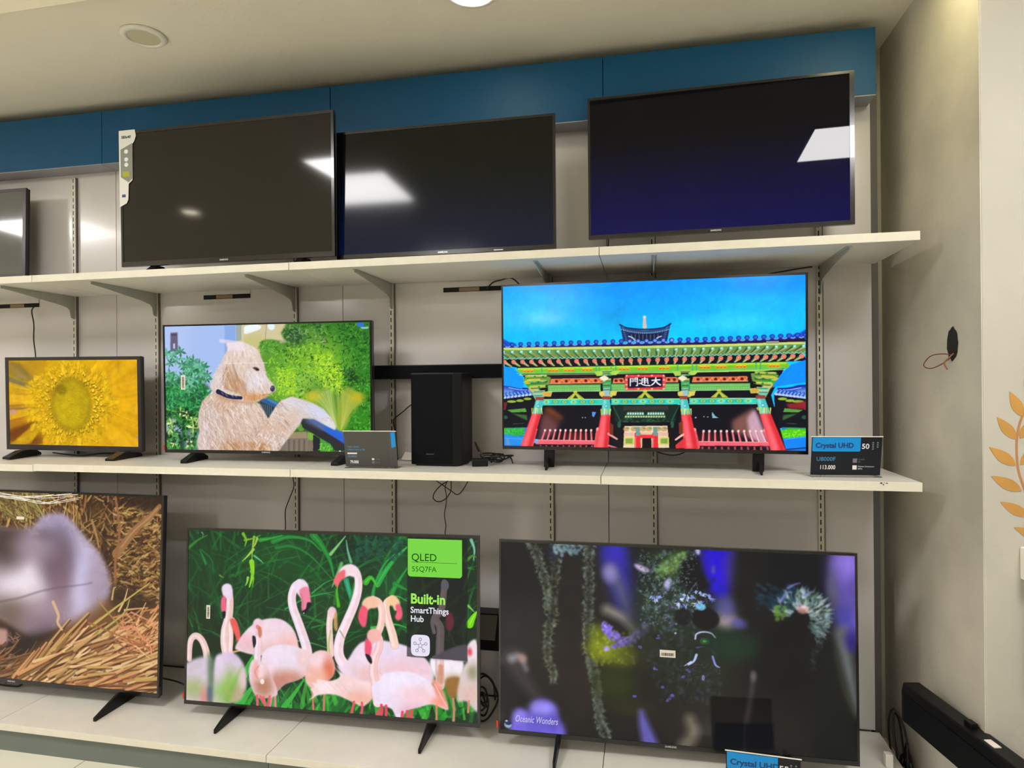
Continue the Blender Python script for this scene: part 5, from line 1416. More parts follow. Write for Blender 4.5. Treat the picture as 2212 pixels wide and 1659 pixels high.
# ---- undersea
def art_ocean():
    A = Art([(108.8, 180.8), (2074.3, 260.5), (2089.0, 1402.3), (105.7, 1220.7)], 560, 322, 13)
    rg = A.rg; U = rg.uniform
    A.a[:] = (26, 24, 22)
    for x, y, rx, ry, c, a in [(150, 350, 150, 200, (12, 14, 20), .9), (600, 450, 160, 260, (30, 28, 28), .8), (1150, 350, 300, 220, (12, 18, 22), .9), (1700, 400, 300, 200, (6, 10, 20), .95), (1700, 900, 250, 260, (6, 8, 10), .95), (250, 700, 150, 200, (34, 32, 34), .8), (1050, 900, 350, 200, (26, 26, 18), .9), (1300, 1150, 350, 150, (30, 26, 22), .9), (500, 900, 200, 250, (40, 34, 30), .8), (1980, 1250, 120, 150, (14, 14, 12), .9)]:
        A.shade(x, y, rx, ry, c, a)
    # blue water patches
    A.poly([(670, 190), (780, 200), (830, 330), (835, 560), (870, 640), (760, 560), (700, 380)], (40, 36, 150), .95, True, 22)
    A.shade(740, 260, 60, 90, (50, 40, 180), .9)
    A.poly([(1215, 235), (1400, 245), (1390, 400), (1370, 480), (1330, 500), (1250, 440), (1200, 330)], (26, 8, 190), 1, True, 12)
    A.shade(1310, 320, 80, 90, (34, 4, 214), .9)
    A.shade(1400, 330, 50, 120, (70, 60, 130), .7)
    A.stroke([(720, 340), (770, 440), (820, 580)], 90, (84, 84, 110), 50, .8, soft=34)
    A.stroke([(700, 560), (780, 600), (850, 670)], 60, (140, 134, 120), 40, .85, soft=30)
    A.shade(715, 360, 40, 50, (150, 140, 200), .7)
    A.shade(1355, 620, 60, 50, (170, 150, 150), .95); A.shade(1355, 540, 60, 60, (90, 90, 160), .8); A.shade(1430, 640, 40, 30, (90, 84, 170), .8)
    A.poly([(1420, 240), (1580, 250), (1570, 420), (1500, 560), (1430, 560), (1400, 430)], (20, 18, 18), .95, True, 14)
    # right column of light
    A.poly([(1950, 250), (2085, 262), (2090, 700), (2010, 720), (1960, 560), (1930, 400)], (96, 80, 170), .95, True, 20)
    A.shade(2020, 300, 60, 80, (140, 116, 216), .9); A.shade(1950, 480, 30, 140, (90, 90, 110), .7); A.shade(2010, 600, 50, 60, (60, 60, 150), .8)
    A.stroke([(2000, 700), (2040, 900), (2085, 1130)], 90, (104, 110, 108), 30, .9, soft=30)
    A.shade(2060, 730, 40, 60, (40, 30, 120), .9)
    A.stroke([(1960, 800), (2010, 1000), (2085, 1180)], 14, (90, 90, 30), 8, .5, soft=12)
    A.poly([(1880, 560), (1930, 560), (1990, 1000), (2080, 1200), (2080, 1370), (1850, 1360)], (8, 12, 14), .85, True, 20)
    # fuzzy vertical stalks
    def stalk(pts, w, w1, cols, n=420, fuzz=1.0, al=.8):
        sp = A.spl(np.array(pts, float), False, 12)
        for k in range(n):
            i = rg.randint(len(sp)); t_ = i / len(sp); ww = w + (w1 - w) * t_
            x = sp[i][0] + U(-1, 1) * ww * .5; y = sp[i][1] + U(-14, 14)
            edge = abs(x - sp[i][0]) / (ww * .5)
            c = np.array(cols[rg.randint(len(cols))]) * (.38 + .55 * edge)
            an = U(0, 6.28); L = U(8, 22) * fuzz
            A.stroke([(x, y), (x + L * math.cos(an), y + L * math.sin(an))], U(5, 10), tuple(np.clip(c, 0, 255)), 2, al, soft=2)
    C1 = [(130, 150, 130), (110, 120, 90), (150, 170, 160), (90, 84, 50), (120, 140, 120)]
    stalk([(275, 185), (310, 260), (340, 360), (365, 460), (370, 560)], 60, 40, C1, 330)
    stalk([(420, 195), (410, 300), (400, 450), (390, 600), (370, 700), (370, 820), (400, 900), (400, 960)], 70, 30, C1 + [(110, 90, 50)], 620)
    stalk([(600, 200), (600, 330), (595, 500), (595, 650), (600, 780), (620, 880), (640, 990), (650, 1100), (670, 1200), (700, 1290)], 60, 60, C1, 900)
    A.shade(385, 250, 30, 60, (20, 26, 50), .7)
    A.stroke([(640, 840), (600, 860), (650, 960), (640, 1060), (680, 1200)], 20, (150, 160, 150), 24, .25, soft=16)
    for k in range(70):
        x, y = U(400, 560), U(195, 260)
        A.ell(x, y, U(5, 14), U(5, 12), jit(rg, (110, 140, 150), 26), .7, U(0, 3), .5)
    # left soft anemones
    A.stroke([(190, 840), (230, 930), (320, 1060)], 130, (56, 50, 50), 60, .9, soft=34)
    A.stroke([(170, 830), (215, 820), (250, 890)], 50, (130, 120, 130), 20, .9, soft=20); A.shade(230, 830, 24, 24, (160, 130, 120), .8)
    A.poly([(170, 1255), (180, 1150), (215, 1108), (265, 1130), (290, 1070), (345, 1055), (400, 1080), (425, 1150), (455, 1262)], (110, 96, 210), 1, True, 10)
    A.shade(340, 1110, 70, 40, (150, 140, 236), .9); A.shade(215, 1150, 40, 40, (150, 140, 240), .8); A.shade(320, 1190, 90, 50, (96, 84, 200), .8); A.shade(400, 1180, 30, 60, (80, 70, 170), .6)
    # green-yellow coral with violet fringe
    A.poly([(605, 660), (660, 640), (730, 700), (850, 760), (870, 840), (780, 880), (640, 840), (605, 760)], (96, 106, 20), .95, True, 14)
    A.shade(680, 780, 90, 50, (130, 140, 20), .8)
    A.shade(740, 960, 110, 90, (44, 54, 16), .9); A.shade(820, 1100, 110, 50, (40, 44, 20), .7)
    for k in range(120):
        x, y = U(610, 850), U(680, 870)
        A.ell(x, y, U(5, 14), U(4, 10), jit(rg, (120, 136, 30), 30), .6, U(0, 3), .5)
    def fringe(pts, n, w, cols, al=.85):
        sp = A.spl(np.array(pts, float), False, 12)
        for k in range(n):
            i = rg.randint(len(sp)); x = sp[i][0] + U(-w, w); y = sp[i][1] + U(-w, w) * .7
            A.ell(x, y, U(5, 13), U(4, 9), jit(rg, cols[rg.randint(len(cols))], 20), al, U(0, 3), .45)
    V = [(136, 116, 226), (110, 92, 200), (170, 150, 240), (96, 80, 170)]
    fringe([(690, 650), (730, 700), (800, 730), (870, 700), (930, 640)], 170, 24, V)
    fringe([(690, 640), (700, 680)], 40, 22, V); fringe([(930, 640), (910, 680)], 30, 14, V); fringe([(740, 760), (830, 740)], 50, 16, V)
    fringe([(690, 770), (700, 780)], 8, 10, V)
    # central textured coral
    T = [(70, 96, 90), (40, 66, 50), (110, 140, 150), (30, 44, 34), (60, 60, 40), (96, 84, 140)]
    for x, y, rx, ry, c, a in [(1000, 560, 150, 150, (40, 56, 52), .8), (1080, 640, 200, 150, (34, 44, 36), .7), (950, 780, 160, 120, (38, 42, 24), .7), (1180, 760, 160, 120, (26, 36, 28), .7), (1060, 300, 140, 90, (34, 52, 30), .8), (1200, 900, 160, 90, (30, 38, 22), .7)]:
        A.shade(x, y, rx, ry, c, a)
    for k in range(1500):
        x, y = U(860, 1330), U(230, 1080)
        d = abs(x - (1080 + (y - 600) * .15)) / 260
        if U() < d: continue
        A.ell(x, y, U(5, 20), U(4, 12), jit(rg, np.array(T[rg.randint(6)]) * (.85 if y < 700 else .5), 8), .5, U(0, 3), .9)
    A.poly([(980, 330), (1040, 270), (1110, 240), (1140, 270), (1080, 350), (1010, 370)], (90, 120, 30), .8, True, 10)
    for k in range(80):
        x = U(960, 1140); A.ell(x, 370 - (x - 960) * .6 + U(-36, 36), U(5, 12), U(4, 9), jit(rg, (110, 150, 90), 34), .7, U(0, 3), .5)
    A.poly([(1110, 300), (1200, 260), (1230, 340), (1270, 440), (1180, 450), (1120, 420)], (8, 8, 12), .95, True, 8)
    A.poly([(850, 305), (900, 318), (935, 345), (900, 352), (862, 330)], (200, 180, 226), .95, True, 3)
    A.poly([(1020, 400), (1050, 385), (1055, 420), (1035, 445), (1015, 430)], (196, 190, 240), .9, True, 3)
    A.poly([(1190, 225), (1215, 228), (1210, 255), (1195, 250)], (190, 190, 220), .9, True, 2)
    for k in range(40):
        x, y = U(870, 1060), U(240, 420)
        A.stroke([(x, y), (x + U(-16, 20), y + U(-20, 16))], 6, jit(rg, (90, 120, 140), 30), 2, .6)
    A.a = A.blur(A.a, 2)
    for k in range(500):
        x, y = U(880, 1200), U(250, 640)
        A.ell(x, y, U(3, 9), U(3, 6), jit(rg, [(110, 140, 150), (70, 100, 80), (140, 150, 190), (60, 80, 50), (90, 120, 60)][rg.randint(5)], 14), .45, U(0, 3), .8)
    W_ = [(176, 196, 236), (140, 150, 236), (210, 220, 240), (90, 110, 190)]
    for x, y in [(1095, 530), (1110, 505), (1125, 480), (1150, 500), (1170, 490), (1190, 465), (1215, 470), (1240, 480), (1265, 490), (1285, 505), (1215, 520), (1235, 545), (1200, 540), (1105, 545), (1130, 540), (1180, 530), (1220, 555), (950, 490), (970, 505), (985, 490)]:
        for j in range(5):
            an = U(0, 6.28); L = U(10, 26)
            A.stroke([(x + U(-8, 8), y + U(-8, 8)), (x + L * math.cos(an), y + L * math.sin(an))], 9, jit(rg, W_[rg.randint(4)], 14), 2, .8, soft=1.5)
    A.ell(1245, 610, 75, 62, (6, 6, 10), .95, 0, .3); A.ell(1120, 600, 50, 50, (10, 12, 16), .8, 0, .4)
    A.ell(1220, 545, 26, 20, (110, 190, 220), .8, 0, .5)
    # bright arcs around the small eye
    A.stroke([(1188, 722), (1195, 695), (1230, 683), (1275, 690), (1300, 715)], 9, (196, 200, 236), 7, .95, soft=2)
    A.ell(1240, 735, 26, 18, (30, 90, 44), .9, 0, .5); A.ell(1240, 735, 10, 6, (110, 190, 120), .8, 0, .5)
    A.stroke([(1195, 810), (1180, 845), (1150, 865)], 14, (176, 190, 236), 9, .95, soft=2); A.stroke([(1165, 850), (1130, 870)], 12, (190, 200, 240), 5, .9)
    A.stroke([(1285, 820), (1300, 865), (1322, 880)], 12, (150, 160, 236), 7, .95, soft=2); A.stroke([(1195, 770), (1230, 765)], 8, (84, 76, 170), 4, .8)
    A.ell(1232, 938, 8, 16, (120, 130, 196), .9, 0, .4); A.ell(1078, 690, 6, 6, (190, 190, 170), .9)
    for x, y in [(980, 710), (965, 885), (1040, 1060), (850, 1040), (1060, 1035), (1005, 990), (880, 765), (1120, 930), (1150, 900)]:
        for j in range(4): A.ell(x + U(-10, 10), y + U(-8, 8), U(5, 10), U(4, 8), jit(rg, (90, 80, 160), 16), .7, 0, .6)
    for k in range(90):
        x, y = U(1060, 1330), U(860, 960)
        A.stroke([(x, y), (x + U(-14, 14), y + U(-10, 16))], 5, jit(rg, (56, 76, 66), 20), 2, .5)
    A.shade(1400, 760, 130, 80, (14, 50, 30), .8)
    # right white polyps
    for k in range(430):
        a = U(-2.9, .9); r = 90 + U(-42, 52)
        x, y = 1770 + r * 1.15 * math.cos(a), 610 + r * 1.15 * math.sin(a)
        an = a + U(-.5, .5); L = U(14, 40)
        c = [(130, 160, 160), (96, 130, 130), (170, 196, 200), (70, 90, 60), (196, 206, 216)][rg.randint(5)]
        A.stroke([(x, y), (x + L * math.cos(an), y + L * math.sin(an))], U(7, 14), jit(rg, c, 16), 2, .7, soft=1.6)
    for k in range(90):
        x, y = U(1520, 1740), U(420, 560)
        A.ell(x, y, U(8, 20), U(5, 12), jit(rg, (16, 50, 70), 14), .6, .4, .6)
    for k in range(50):
        x, y = U(1630, 1690), U(540, 620); A.ell(x, y, U(5, 10), U(5, 10), jit(rg, (90, 130, 50), 20), .7, 0, .5)
    A.ell(1785, 560, 30, 24, (226, 170, 160), .8, 0, .6); A.ell(1790, 545, 14, 10, (240, 210, 220), .8, 0, .5)
    for p in ([(1700, 440), (1740, 420), (1772, 412)], [(1790, 480), (1815, 468), (1842, 460)], [(1660, 520), (1690, 470), (1720, 460)]):
        A.stroke(p, 12, (120, 120, 190), 5, .9, soft=2)
    A.poly([(1700, 610), (1760, 590), (1810, 600), (1840, 700), (1860, 960), (1560, 980), (1560, 800), (1620, 660)], (8, 8, 10), .93, True, 14)
    stalk([(1885, 560), (1895, 650), (1890, 720), (1850, 800), (1840, 900)], 40, 24, [(70, 90, 84), (90, 110, 110), (50, 60, 60)], 130, 1, .5)
    A.a[:, int(A.W * .72):] = A.blur(A.a[:, int(A.W * .72):], 2)
    # bottom
    A.stroke([(890, 1130), (905, 1200), (940, 1310)], 30, (110, 100, 200), 90, .8, soft=24)
    A.stroke([(1160, 1170), (1180, 1240), (1130, 1320)], 60, (116, 108, 92), 80, .8, soft=30)
    A.stroke([(1515, 920), (1500, 1020), (1470, 1200), (1460, 1330)], 26, (66, 60, 62), 18, .7, soft=18)
    A.shade(1510, 930, 16, 30, (110, 96, 100), .7)
    A.poly([(1300, 1186), (1460, 1190), (1460, 1330), (1290, 1330)], (8, 12, 16), .9, False, 3)
    A.poly([(1462, 1190), (1630, 1188), (1625, 1340), (1462, 1335)], (8, 10, 18), .8, False, 3)
    A.ell(148, 1196, 22, 20, (150, 176, 190), .9, 0, .3); A.ell(150, 1188, 20, 12, (16, 30, 80), .9, 0, .4); A.ell(140, 1176, 8, 5, (190, 210, 226), .9)
    A.mod(.10, 40, 5)
    return A.out()

ART = {}
for _k, _f in (('flower', art_flower), ('dog', art_dog), ('temple', art_temple), ('straw', art_straw), ('flamingo', art_flamingo), ('ocean', art_ocean)):
    ART[_k] = _f()
# ------------------------------------------------------------------ televisions
def art_grid(name, W, H, img, parent, xf, strength=1.0, rough=0.06, y=0.002, spec=0.5):
    """A flat screen of ny x nx coloured points (rows of img run top to bottom, linear colour)."""
    ny, nx = img.shape[:2]
    xs = np.linspace(-0.5, 0.5, nx) * W
    zs = np.linspace(1, 0, ny) * H
    co = np.zeros((ny, nx, 3))
    co[..., 0] = xs[None, :]
    co[..., 1] = y
    co[..., 2] = zs[:, None]
    idx = np.arange(ny * nx).reshape(ny, nx)
    quads = np.stack([idx[1:, :-1], idx[1:, 1:], idx[:-1, 1:], idx[:-1, :-1]], -1).reshape(-1, 4)
    me = bpy.data.meshes.new(name)
    me.vertices.add(ny * nx)
    me.loops.add(quads.size)
    me.polygons.add(len(quads))
    me.vertices.foreach_set('co', co.reshape(-1))
    me.loops.foreach_set('vertex_index', quads.reshape(-1).astype(np.int32))
    me.polygons.foreach_set('loop_start', (np.arange(len(quads)) * 4).astype(np.int32))
    me.update(calc_edges=True)
    ca = me.color_attributes.new('picture', 'FLOAT_COLOR', 'POINT')
    c4 = np.ones((ny * nx, 4), np.float32)
    c4[:, :3] = img.reshape(-1, 3)
    ca.data.foreach_set('color', c4.reshape(-1))
    me.transform(xf)
    m = bpy.data.materials.new(name + '_lit_screen')
    m.use_nodes = True
    nt = m.node_tree
    b = nt.nodes['Principled BSDF']
    b.inputs['Base Color'].default_value = (0.006, 0.006, 0.007, 1)
    b.inputs['Roughness'].default_value = rough
    b.inputs['Specular IOR Level'].default_value = spec
    at = nt.nodes.new('ShaderNodeVertexColor')
    at.layer_name = 'picture'
    nt.links.new(at.outputs['Color'], b.inputs['Emission Color'])
    b.inputs['Emission Strength'].default_value = strength
    me.materials.append(m)
    o = bpy.data.objects.new(name, me)
    COL.objects.link(o)
    o.parent = parent
    return o

def dark_screen(nm, col, rough, spec=0.5, navy=None):
    m = bpy.data.materials.new(nm)
    m.use_nodes = True
    nt = m.node_tree
    b = nt.nodes['Principled BSDF']
    b.inputs['Base Color'].default_value = col
    b.inputs['Roughness'].default_value = rough
    b.inputs['Specular IOR Level'].default_value = spec
    if navy:  # painted navy glow for blue flare, stronger toward the bottom of the unlit screen
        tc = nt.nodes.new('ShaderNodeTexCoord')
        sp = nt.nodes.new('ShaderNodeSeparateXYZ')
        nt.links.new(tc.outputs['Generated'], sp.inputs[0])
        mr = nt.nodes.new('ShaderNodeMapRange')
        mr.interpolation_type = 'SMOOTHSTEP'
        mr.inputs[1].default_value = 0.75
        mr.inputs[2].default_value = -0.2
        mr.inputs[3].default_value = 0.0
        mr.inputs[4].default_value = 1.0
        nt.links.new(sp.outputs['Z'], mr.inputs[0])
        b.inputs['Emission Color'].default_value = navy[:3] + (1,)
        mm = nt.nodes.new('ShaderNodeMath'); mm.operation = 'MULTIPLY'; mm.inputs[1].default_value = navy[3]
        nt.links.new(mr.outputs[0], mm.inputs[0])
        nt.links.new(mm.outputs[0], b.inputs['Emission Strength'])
    return m

def foot(parent, x, y0, h0, y1, h1, y2, y3, w, m=None, skew=0.0):
    """A blade foot: tip at y0 (front), rising to the set at y1..y2, tail at y3."""
    bm = nb()
    vs = prism(bm, [(y0, 0), (y3, 0), (y3, h0), (y2, h1), (y1, h1), (y0, h0)], 'x', x - w / 2, x + w / 2)
    for v in vs:
        v.co.x += skew * (v.co.y - (y1 + y2) / 2)
    return obj('leg', bm, m or M_BLK, parent, bevel=min(0.002, w * 0.2))

def tv(label, pos, zs, yaw, lean, roll, W, H, bz, depth=0.055, screen=None, img=None, strength=1.06, rough=0.06, logo=True, bez=None, wallmount=False, spec=0.2):
    """pos = bottom centre of the front face; zs = height of what it stands on."""
    x, y, z = pos
    t = thing('television', label, 'television', (x, y, zs), R(yaw), group='display televisions')
    ln, ro = R(lean), R(roll)
    u = Vector((math.sin(ro), -math.cos(ro) * math.sin(ln), math.cos(ro) * math.cos(ln))).normalized()
    rx = Vector((math.cos(ro), 0, -math.sin(ro)))
    rx = (rx - u * rx.dot(u)).normalized()
    bk = u.cross(rx)
    xf = Matrix(((rx.x, bk.x, u.x, 0), (rx.y, bk.y, u.y, 0), (rx.z, bk.z, u.z, z - zs), (0, 0, 0, 1)))
    bl, br, bt, bb = bz
    bm = nb()
    box(bm, -W / 2, -W / 2 + bl, 0, 0.012, bb, H - bt)
    box(bm, W / 2 - br, W / 2, 0, 0.012, bb, H - bt)
    box(bm, -W / 2, W / 2, 0, 0.012, 0, bb)
    box(bm, -W / 2, W / 2, 0, 0.012, H - bt, H)
    obj('bezel', bm, bez or M_BEZ, t, xf=xf)
    bm = nb()
    box(bm, -W / 2 + 0.002, W / 2 - 0.002, 0.0122, 0.026, 0.002, H - 0.002)
    prism(bm, [(0.0262, 0.012), (depth - 0.004, 0.03), (depth, 0.06), (depth, H * 0.5), (depth - 0.02, H * 0.62), (0.0262, H * 0.70)], 'x', -W * 0.40, W * 0.40)
    obj('housing', bm, M_HOUS, t, xf=xf, bevel=0.002)
    sw, sh = W - bl - br, H - bt - bb
    sxf = xf @ Matrix.Translation(((bl - br) / 2, 0, bb))
    if img is not None:
        s = art_grid('screen', sw, sh, img, t, sxf, strength, rough, spec=spec)
    else:
        bm = nb()
        box(bm, -sw / 2, sw / 2, 0.002, 0.010, 0, sh)
        s = obj('screen', bm, screen, t, xf=sxf)
    if logo:
        text_mesh('logo', 'SAMSUNG', 0.0085 if bb > 0.012 else 0.006, M_SILVER, t, (0, -0.0004, bb * 0.30), align='CENTER', xf=xf, weight=0.0003)
    return t, xf, sxf, (sw, sh)

def plate(name, pts, m, parent, xf, y0=-0.0008, y1=-0.0002):
    bm = nb()
    prism(bm, pts, 'y', y0, y1)
    return obj(name, bm, m, parent, xf=xf)

def rect(x0, x1, z0, z1):
    return [(x0, z0), (x1, z0), (x1, z1), (x0, z1)]

def barcode(parent, xf, x, z, w, h, vertical=False):
    """A small white barcode sticker on the screen."""
    st_ = plate('sticker', rect(x, x + w, z, z + h), M_PAPER, parent, xf)
    bm = nb()
    rnd = random.Random(3)
    L, T = (h, w) if vertical else (w, h)
    a = L * 0.1
    while a < L * 0.88:
        b = a + L * rnd.uniform(0.012, 0.04)
        if vertical:
            box(bm, x + T * 0.25, x + T * 0.75, -0.0012, -0.0009, z + a, z + b)
        else:
            box(bm, x + a, x + b, -0.0012, -0.0009, z + T * 0.2, z + T * 0.62)
        a = b + L * rnd.uniform(0.015, 0.03)
    obj('barcode', bm, M_PRINT, st_, xf=xf)

# --- top row, switched off; two screens carry a painted navy glow
S_TL = dark_screen('dull_dark_screen', (0.013, 0.011, 0.009, 1), 0.07, spec=0.40)
S_TM = dark_screen('satin_navy_glow_screen', (0.002, 0.003, 0.003, 1), 0.085, spec=0.3, navy=(0.01, 0.14, 0.9, 0.030))
S_TR = dark_screen('mirror_navy_glow_screen', (0.001, 0.001, 0.004, 1), 0.02, spec=0.24, navy=(0.004, 0.01, 1.0, 0.07))
S_FL = dark_screen('painted_reflection_screen', (0.10, 0.105, 0.10, 1), 0.07, spec=1.0)  # base colour lightened to grey to paint in the bright ceiling's reflection
t, xf, sxf, sz = tv('switched-off television with a tall coloured label strip on its left edge, top shelf', (1.535, -0.38, 1.954), Z1, -0.91, 0.9, 0.16, 0.981, 0.566, (0.010, 0.012, 0.012, 0.020), screen=S_TL)
for sx in (-0.34, 0.34):
    foot(t, sx, -0.02, 0.006, 0.01, 0.028, 0.05, 0.09, 0.03)
# the label strip
W, H = 0.981, 0.566
Lx = -W / 2 - 0.002
sp = plate('label_strip', [(Lx, H + 0.004), (Lx + 0.078, H + 0.004), (Lx + 0.084, H - 0.022), (Lx + 0.075, H - 0.045), (Lx + 0.066, H - 0.055), (Lx + 0.064, H - 0.205), (Lx + 0.045, H - 0.220), (Lx + 0.042, H - 0.285), (Lx + 0.034, H - 0.30), (Lx, H - 0.315)], mat('label_white', rgb(222, 220, 214), 0.5), t, xf, -0.002, -0.0008)
plate('grey_band', [(Lx + 0.008, H - 0.075), (Lx + 0.066, H - 0.052), (Lx + 0.063, H - 0.200), (Lx + 0.045, H - 0.214), (Lx + 0.008, H - 0.19)], mat('label_grey', rgb(132, 138, 128), 0.5), sp, xf, -0.0026, -0.0021)
plate('yellow_mark', rect(Lx + 0.018, Lx + 0.050, H - 0.190, H - 0.168), mat('label_yellow', rgb(170, 168, 40), 0.5), sp, xf, -0.0031, -0.0027)
plate('blue_mark', rect(Lx + 0.012, Lx + 0.030, H - 0.275, H - 0.263), mat('label_blue', rgb(58, 66, 150), 0.5), sp, xf, -0.0026, -0.0021)
a = text_mesh('print', '380x40', 0.016, M_PRINT, sp, (Lx + 0.012, -0.0027, H - 0.030), xf=xf, weight=0.0004)
bm = nb()
for k, zz in enumerate((H - 0.085, H - 0.118, H - 0.140)):
    prism(bm, [(Lx + 0.036 + 0.010 * math.cos(q * math.pi / 6), zz + 0.009 * math.sin(q * math.pi / 6)) for q in range(12)], 'y', -0.0031, -0.0027)
obj('round_mark', bm, M_CARDW, sp, xf=xf)

t, xf, sxf, sz = tv('switched-off television mirroring a bright square ceiling panel, middle of the top shelf', (2.449, -0.345, 1.948), Z1, 0.58, -0.7, -0.14, 0.8705, 0.502, (0.010, 0.010, 0.010, 0.016), screen=S_TM)
for sx in (-0.32, 0.32):
    foot(t, sx, -0.03, 0.006, 0.01, 0.023, 0.05, 0.10, 0.025)
plate('light_bar', rect(0.20, 0.235, 0.004, 0.007), M_SILVER, t, xf)

t, xf, sxf, sz = tv('switched-off black television with a painted navy glow, wall-mounted highest at the right end', (3.467, -0.168, 2.016), 2.016, -1.54, 0.55, 0.01, 0.958, 0.553, (0.009, 0.016, 0.010, 0.016), screen=S_TR)
bm = nb(); box(bm, -0.12, 0.12, 0.056, 0.160, 0.12, 0.40); obj('wall_mount', bm, M_BRK, t)

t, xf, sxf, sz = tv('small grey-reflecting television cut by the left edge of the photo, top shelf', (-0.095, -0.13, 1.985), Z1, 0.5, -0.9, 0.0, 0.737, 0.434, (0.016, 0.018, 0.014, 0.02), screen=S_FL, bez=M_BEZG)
for sx in (-0.26, 0.26):
    foot(t, sx, -0.08, 0.006, 0.01, 0.06, 0.05, 0.12, 0.025)

# --- middle shelf
t, xf, sxf, sz = tv('small television showing a yellow flower close-up on the middle shelf', (0.587, -0.171, 1.155), Z2, 0.77, 1.31, 0.45, 0.737, 0.438, (0.018, 0.018, 0.0155, 0.025), img=ART['flower'], bez=M_BEZG, depth=0.07, logo=False)
foot(t, -0.27, -0.115, 0.010, -0.035, 0.032, 0.05, 0.09, 0.045, skew=-0.25)
foot(t, 0.285, -0.115, 0.010, -0.035, 0.032, 0.05, 0.09, 0.045, skew=-0.15)

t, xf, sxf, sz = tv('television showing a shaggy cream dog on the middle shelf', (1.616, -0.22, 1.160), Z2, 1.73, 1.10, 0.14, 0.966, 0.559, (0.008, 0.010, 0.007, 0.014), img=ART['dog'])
foot(t, -0.345, -0.085, 0.013, 0.0, 0.037, 0.045, 0.10, 0.030, skew=-0.15)
foot(t, 0.355, -0.085, 0.013, 0.0, 0.037, 0.045, 0.10, 0.030, skew=0.05)
barcode(t, sxf, -0.397, 0.262, 0.021, 0.063, True)
plate('red_sticker', rect(-0.489, -0.483, 0.010, 0.034), M_RED, t, xf, -0.001, 0.004)

t, xf, sxf, sz = tv('television showing a painted temple gate under blue sky, right of the subwoofer', (3.208, -0.234, 1.193), Z2, -1.45, 0.9, 0.16, 1.118, 0.646, (0.007, 0.008, 0.008, 0.013), img=ART['temple'], logo=False, rough=0.14, spec=0.2, strength=1.1)
for sx, k in ((-0.375, 1), (0.395, -1)):
    foot(t, sx, -0.085, 0.036, -0.045, 0.036, -0.02, 0.12, 0.008, skew=-0.08 * k)
    bm = nb(); prism(bm, [(sx - 0.022, 0.0), (sx + 0.018, 0.0), (sx + 0.020, 0.078), (sx - 0.020, 0.078)], 'y', 0.014, 0.026); obj('leg_post', bm, M_BLK, t, bevel=0.002)
plate('sticker', rect(0.42, 0.462, 0.383, 0.392), mat('clear_sticker', rgb(150, 150, 150), 0.4), t, sxf)

# --- base shelf
t, xf, sxf, sz = tv('large television showing straw and an animal head at the lower left edge', (0.50, -0.40, 0.170), Z0, 1.0, -2.0, 0.5, 1.448, 0.832, (0.009, 0.009, 0.009, 0.018), img=ART['straw'], depth=0.06)
foot(t, 0.535, -0.125, 0.015, 0.0, 0.060, 0.055, 0.13, 0.012)
foot(t, -0.535, -0.125, 0.015, 0.0, 0.060, 0.055, 0.13, 0.012)
plate('sticker', rect(-0.0015, 0.0385, 0.688, 0.700), M_PAPER, t, sxf)
bm = nb()
rf_ = random.Random(8)
for k in range(9):
    za = 0.826 - k * 0.004; x0 = -0.42 + k * 0.05; x1 = 0.33 - rf_.uniform(0, 0.22)
    tube(bm, spline([(x0, -0.004, za), (x0 + (x1 - x0) * .4, -0.006 - rf_.uniform(0, .004), za - rf_.uniform(0.0, 0.018)), (x0 + (x1 - x0) * .7, -0.006, za - rf_.uniform(0.006, 0.026)), (x1, -0.004, za + 0.002)], 6), 0.0011, 5)
obj('plastic_film', bm, mat('film_crease', rgb(226, 222, 214), 0.25), t, xf=xf)

t, xf, sxf, sz = tv('television showing a flock of pink flamingos on the base shelf', (1.974, -0.39, 0.167), Z0, 1.41, -2.39, -0.39, 1.232, 0.708, (0.009, 0.010, 0.010, 0.015), img=ART['flamingo'], logo=False)
foot(t, -0.405, -0.105, 0.017, 0.0, 0.058, 0.055, 0.13, 0.010)
foot(t, 0.415, -0.105, 0.017, 0.0, 0.058, 0.055, 0.13, 0.010)
barcode(t, sxf, -0.520, 0.330, 0.017, 0.054, True)
plate('red_sticker', rect(-0.622, -0.616, 0.020, 0.045), M_RED, t, xf, -0.001, 0.004)
FLAM = (t, sxf, sz)

t, xf, sxf, sz = tv('television showing a dark undersea coral scene on the base shelf', (3.28, -0.371, 0.164), Z0, 1.68, -1.56, 0.29, 1.232, 0.708, (0.007, 0.008, 0.009, 0.016), img=ART['ocean'], spec=0.2)
foot(t, -0.40, -0.11, 0.030, 0.0, 0.058, 0.05, 0.13, 0.010)
foot(t, 0.40, -0.11, 0.030, 0.0, 0.058, 0.05, 0.13, 0.010)
barcode(t, sxf, -0.036, 0.302, 0.054, 0.025, False)
plate('red_sticker', rect(-0.624, -0.617, 0.020, 0.045), M_RED, t, xf, -0.001, 0.004)
OCEAN = (t, sxf, sz)
# ------------------------------------------------------------------ lettering on the lit screens
def lit(name, r, g, b, s=1.0):
    return glow(name, rgb(r, g, b), s)
t, sxf, (sw, sh) = FLAM
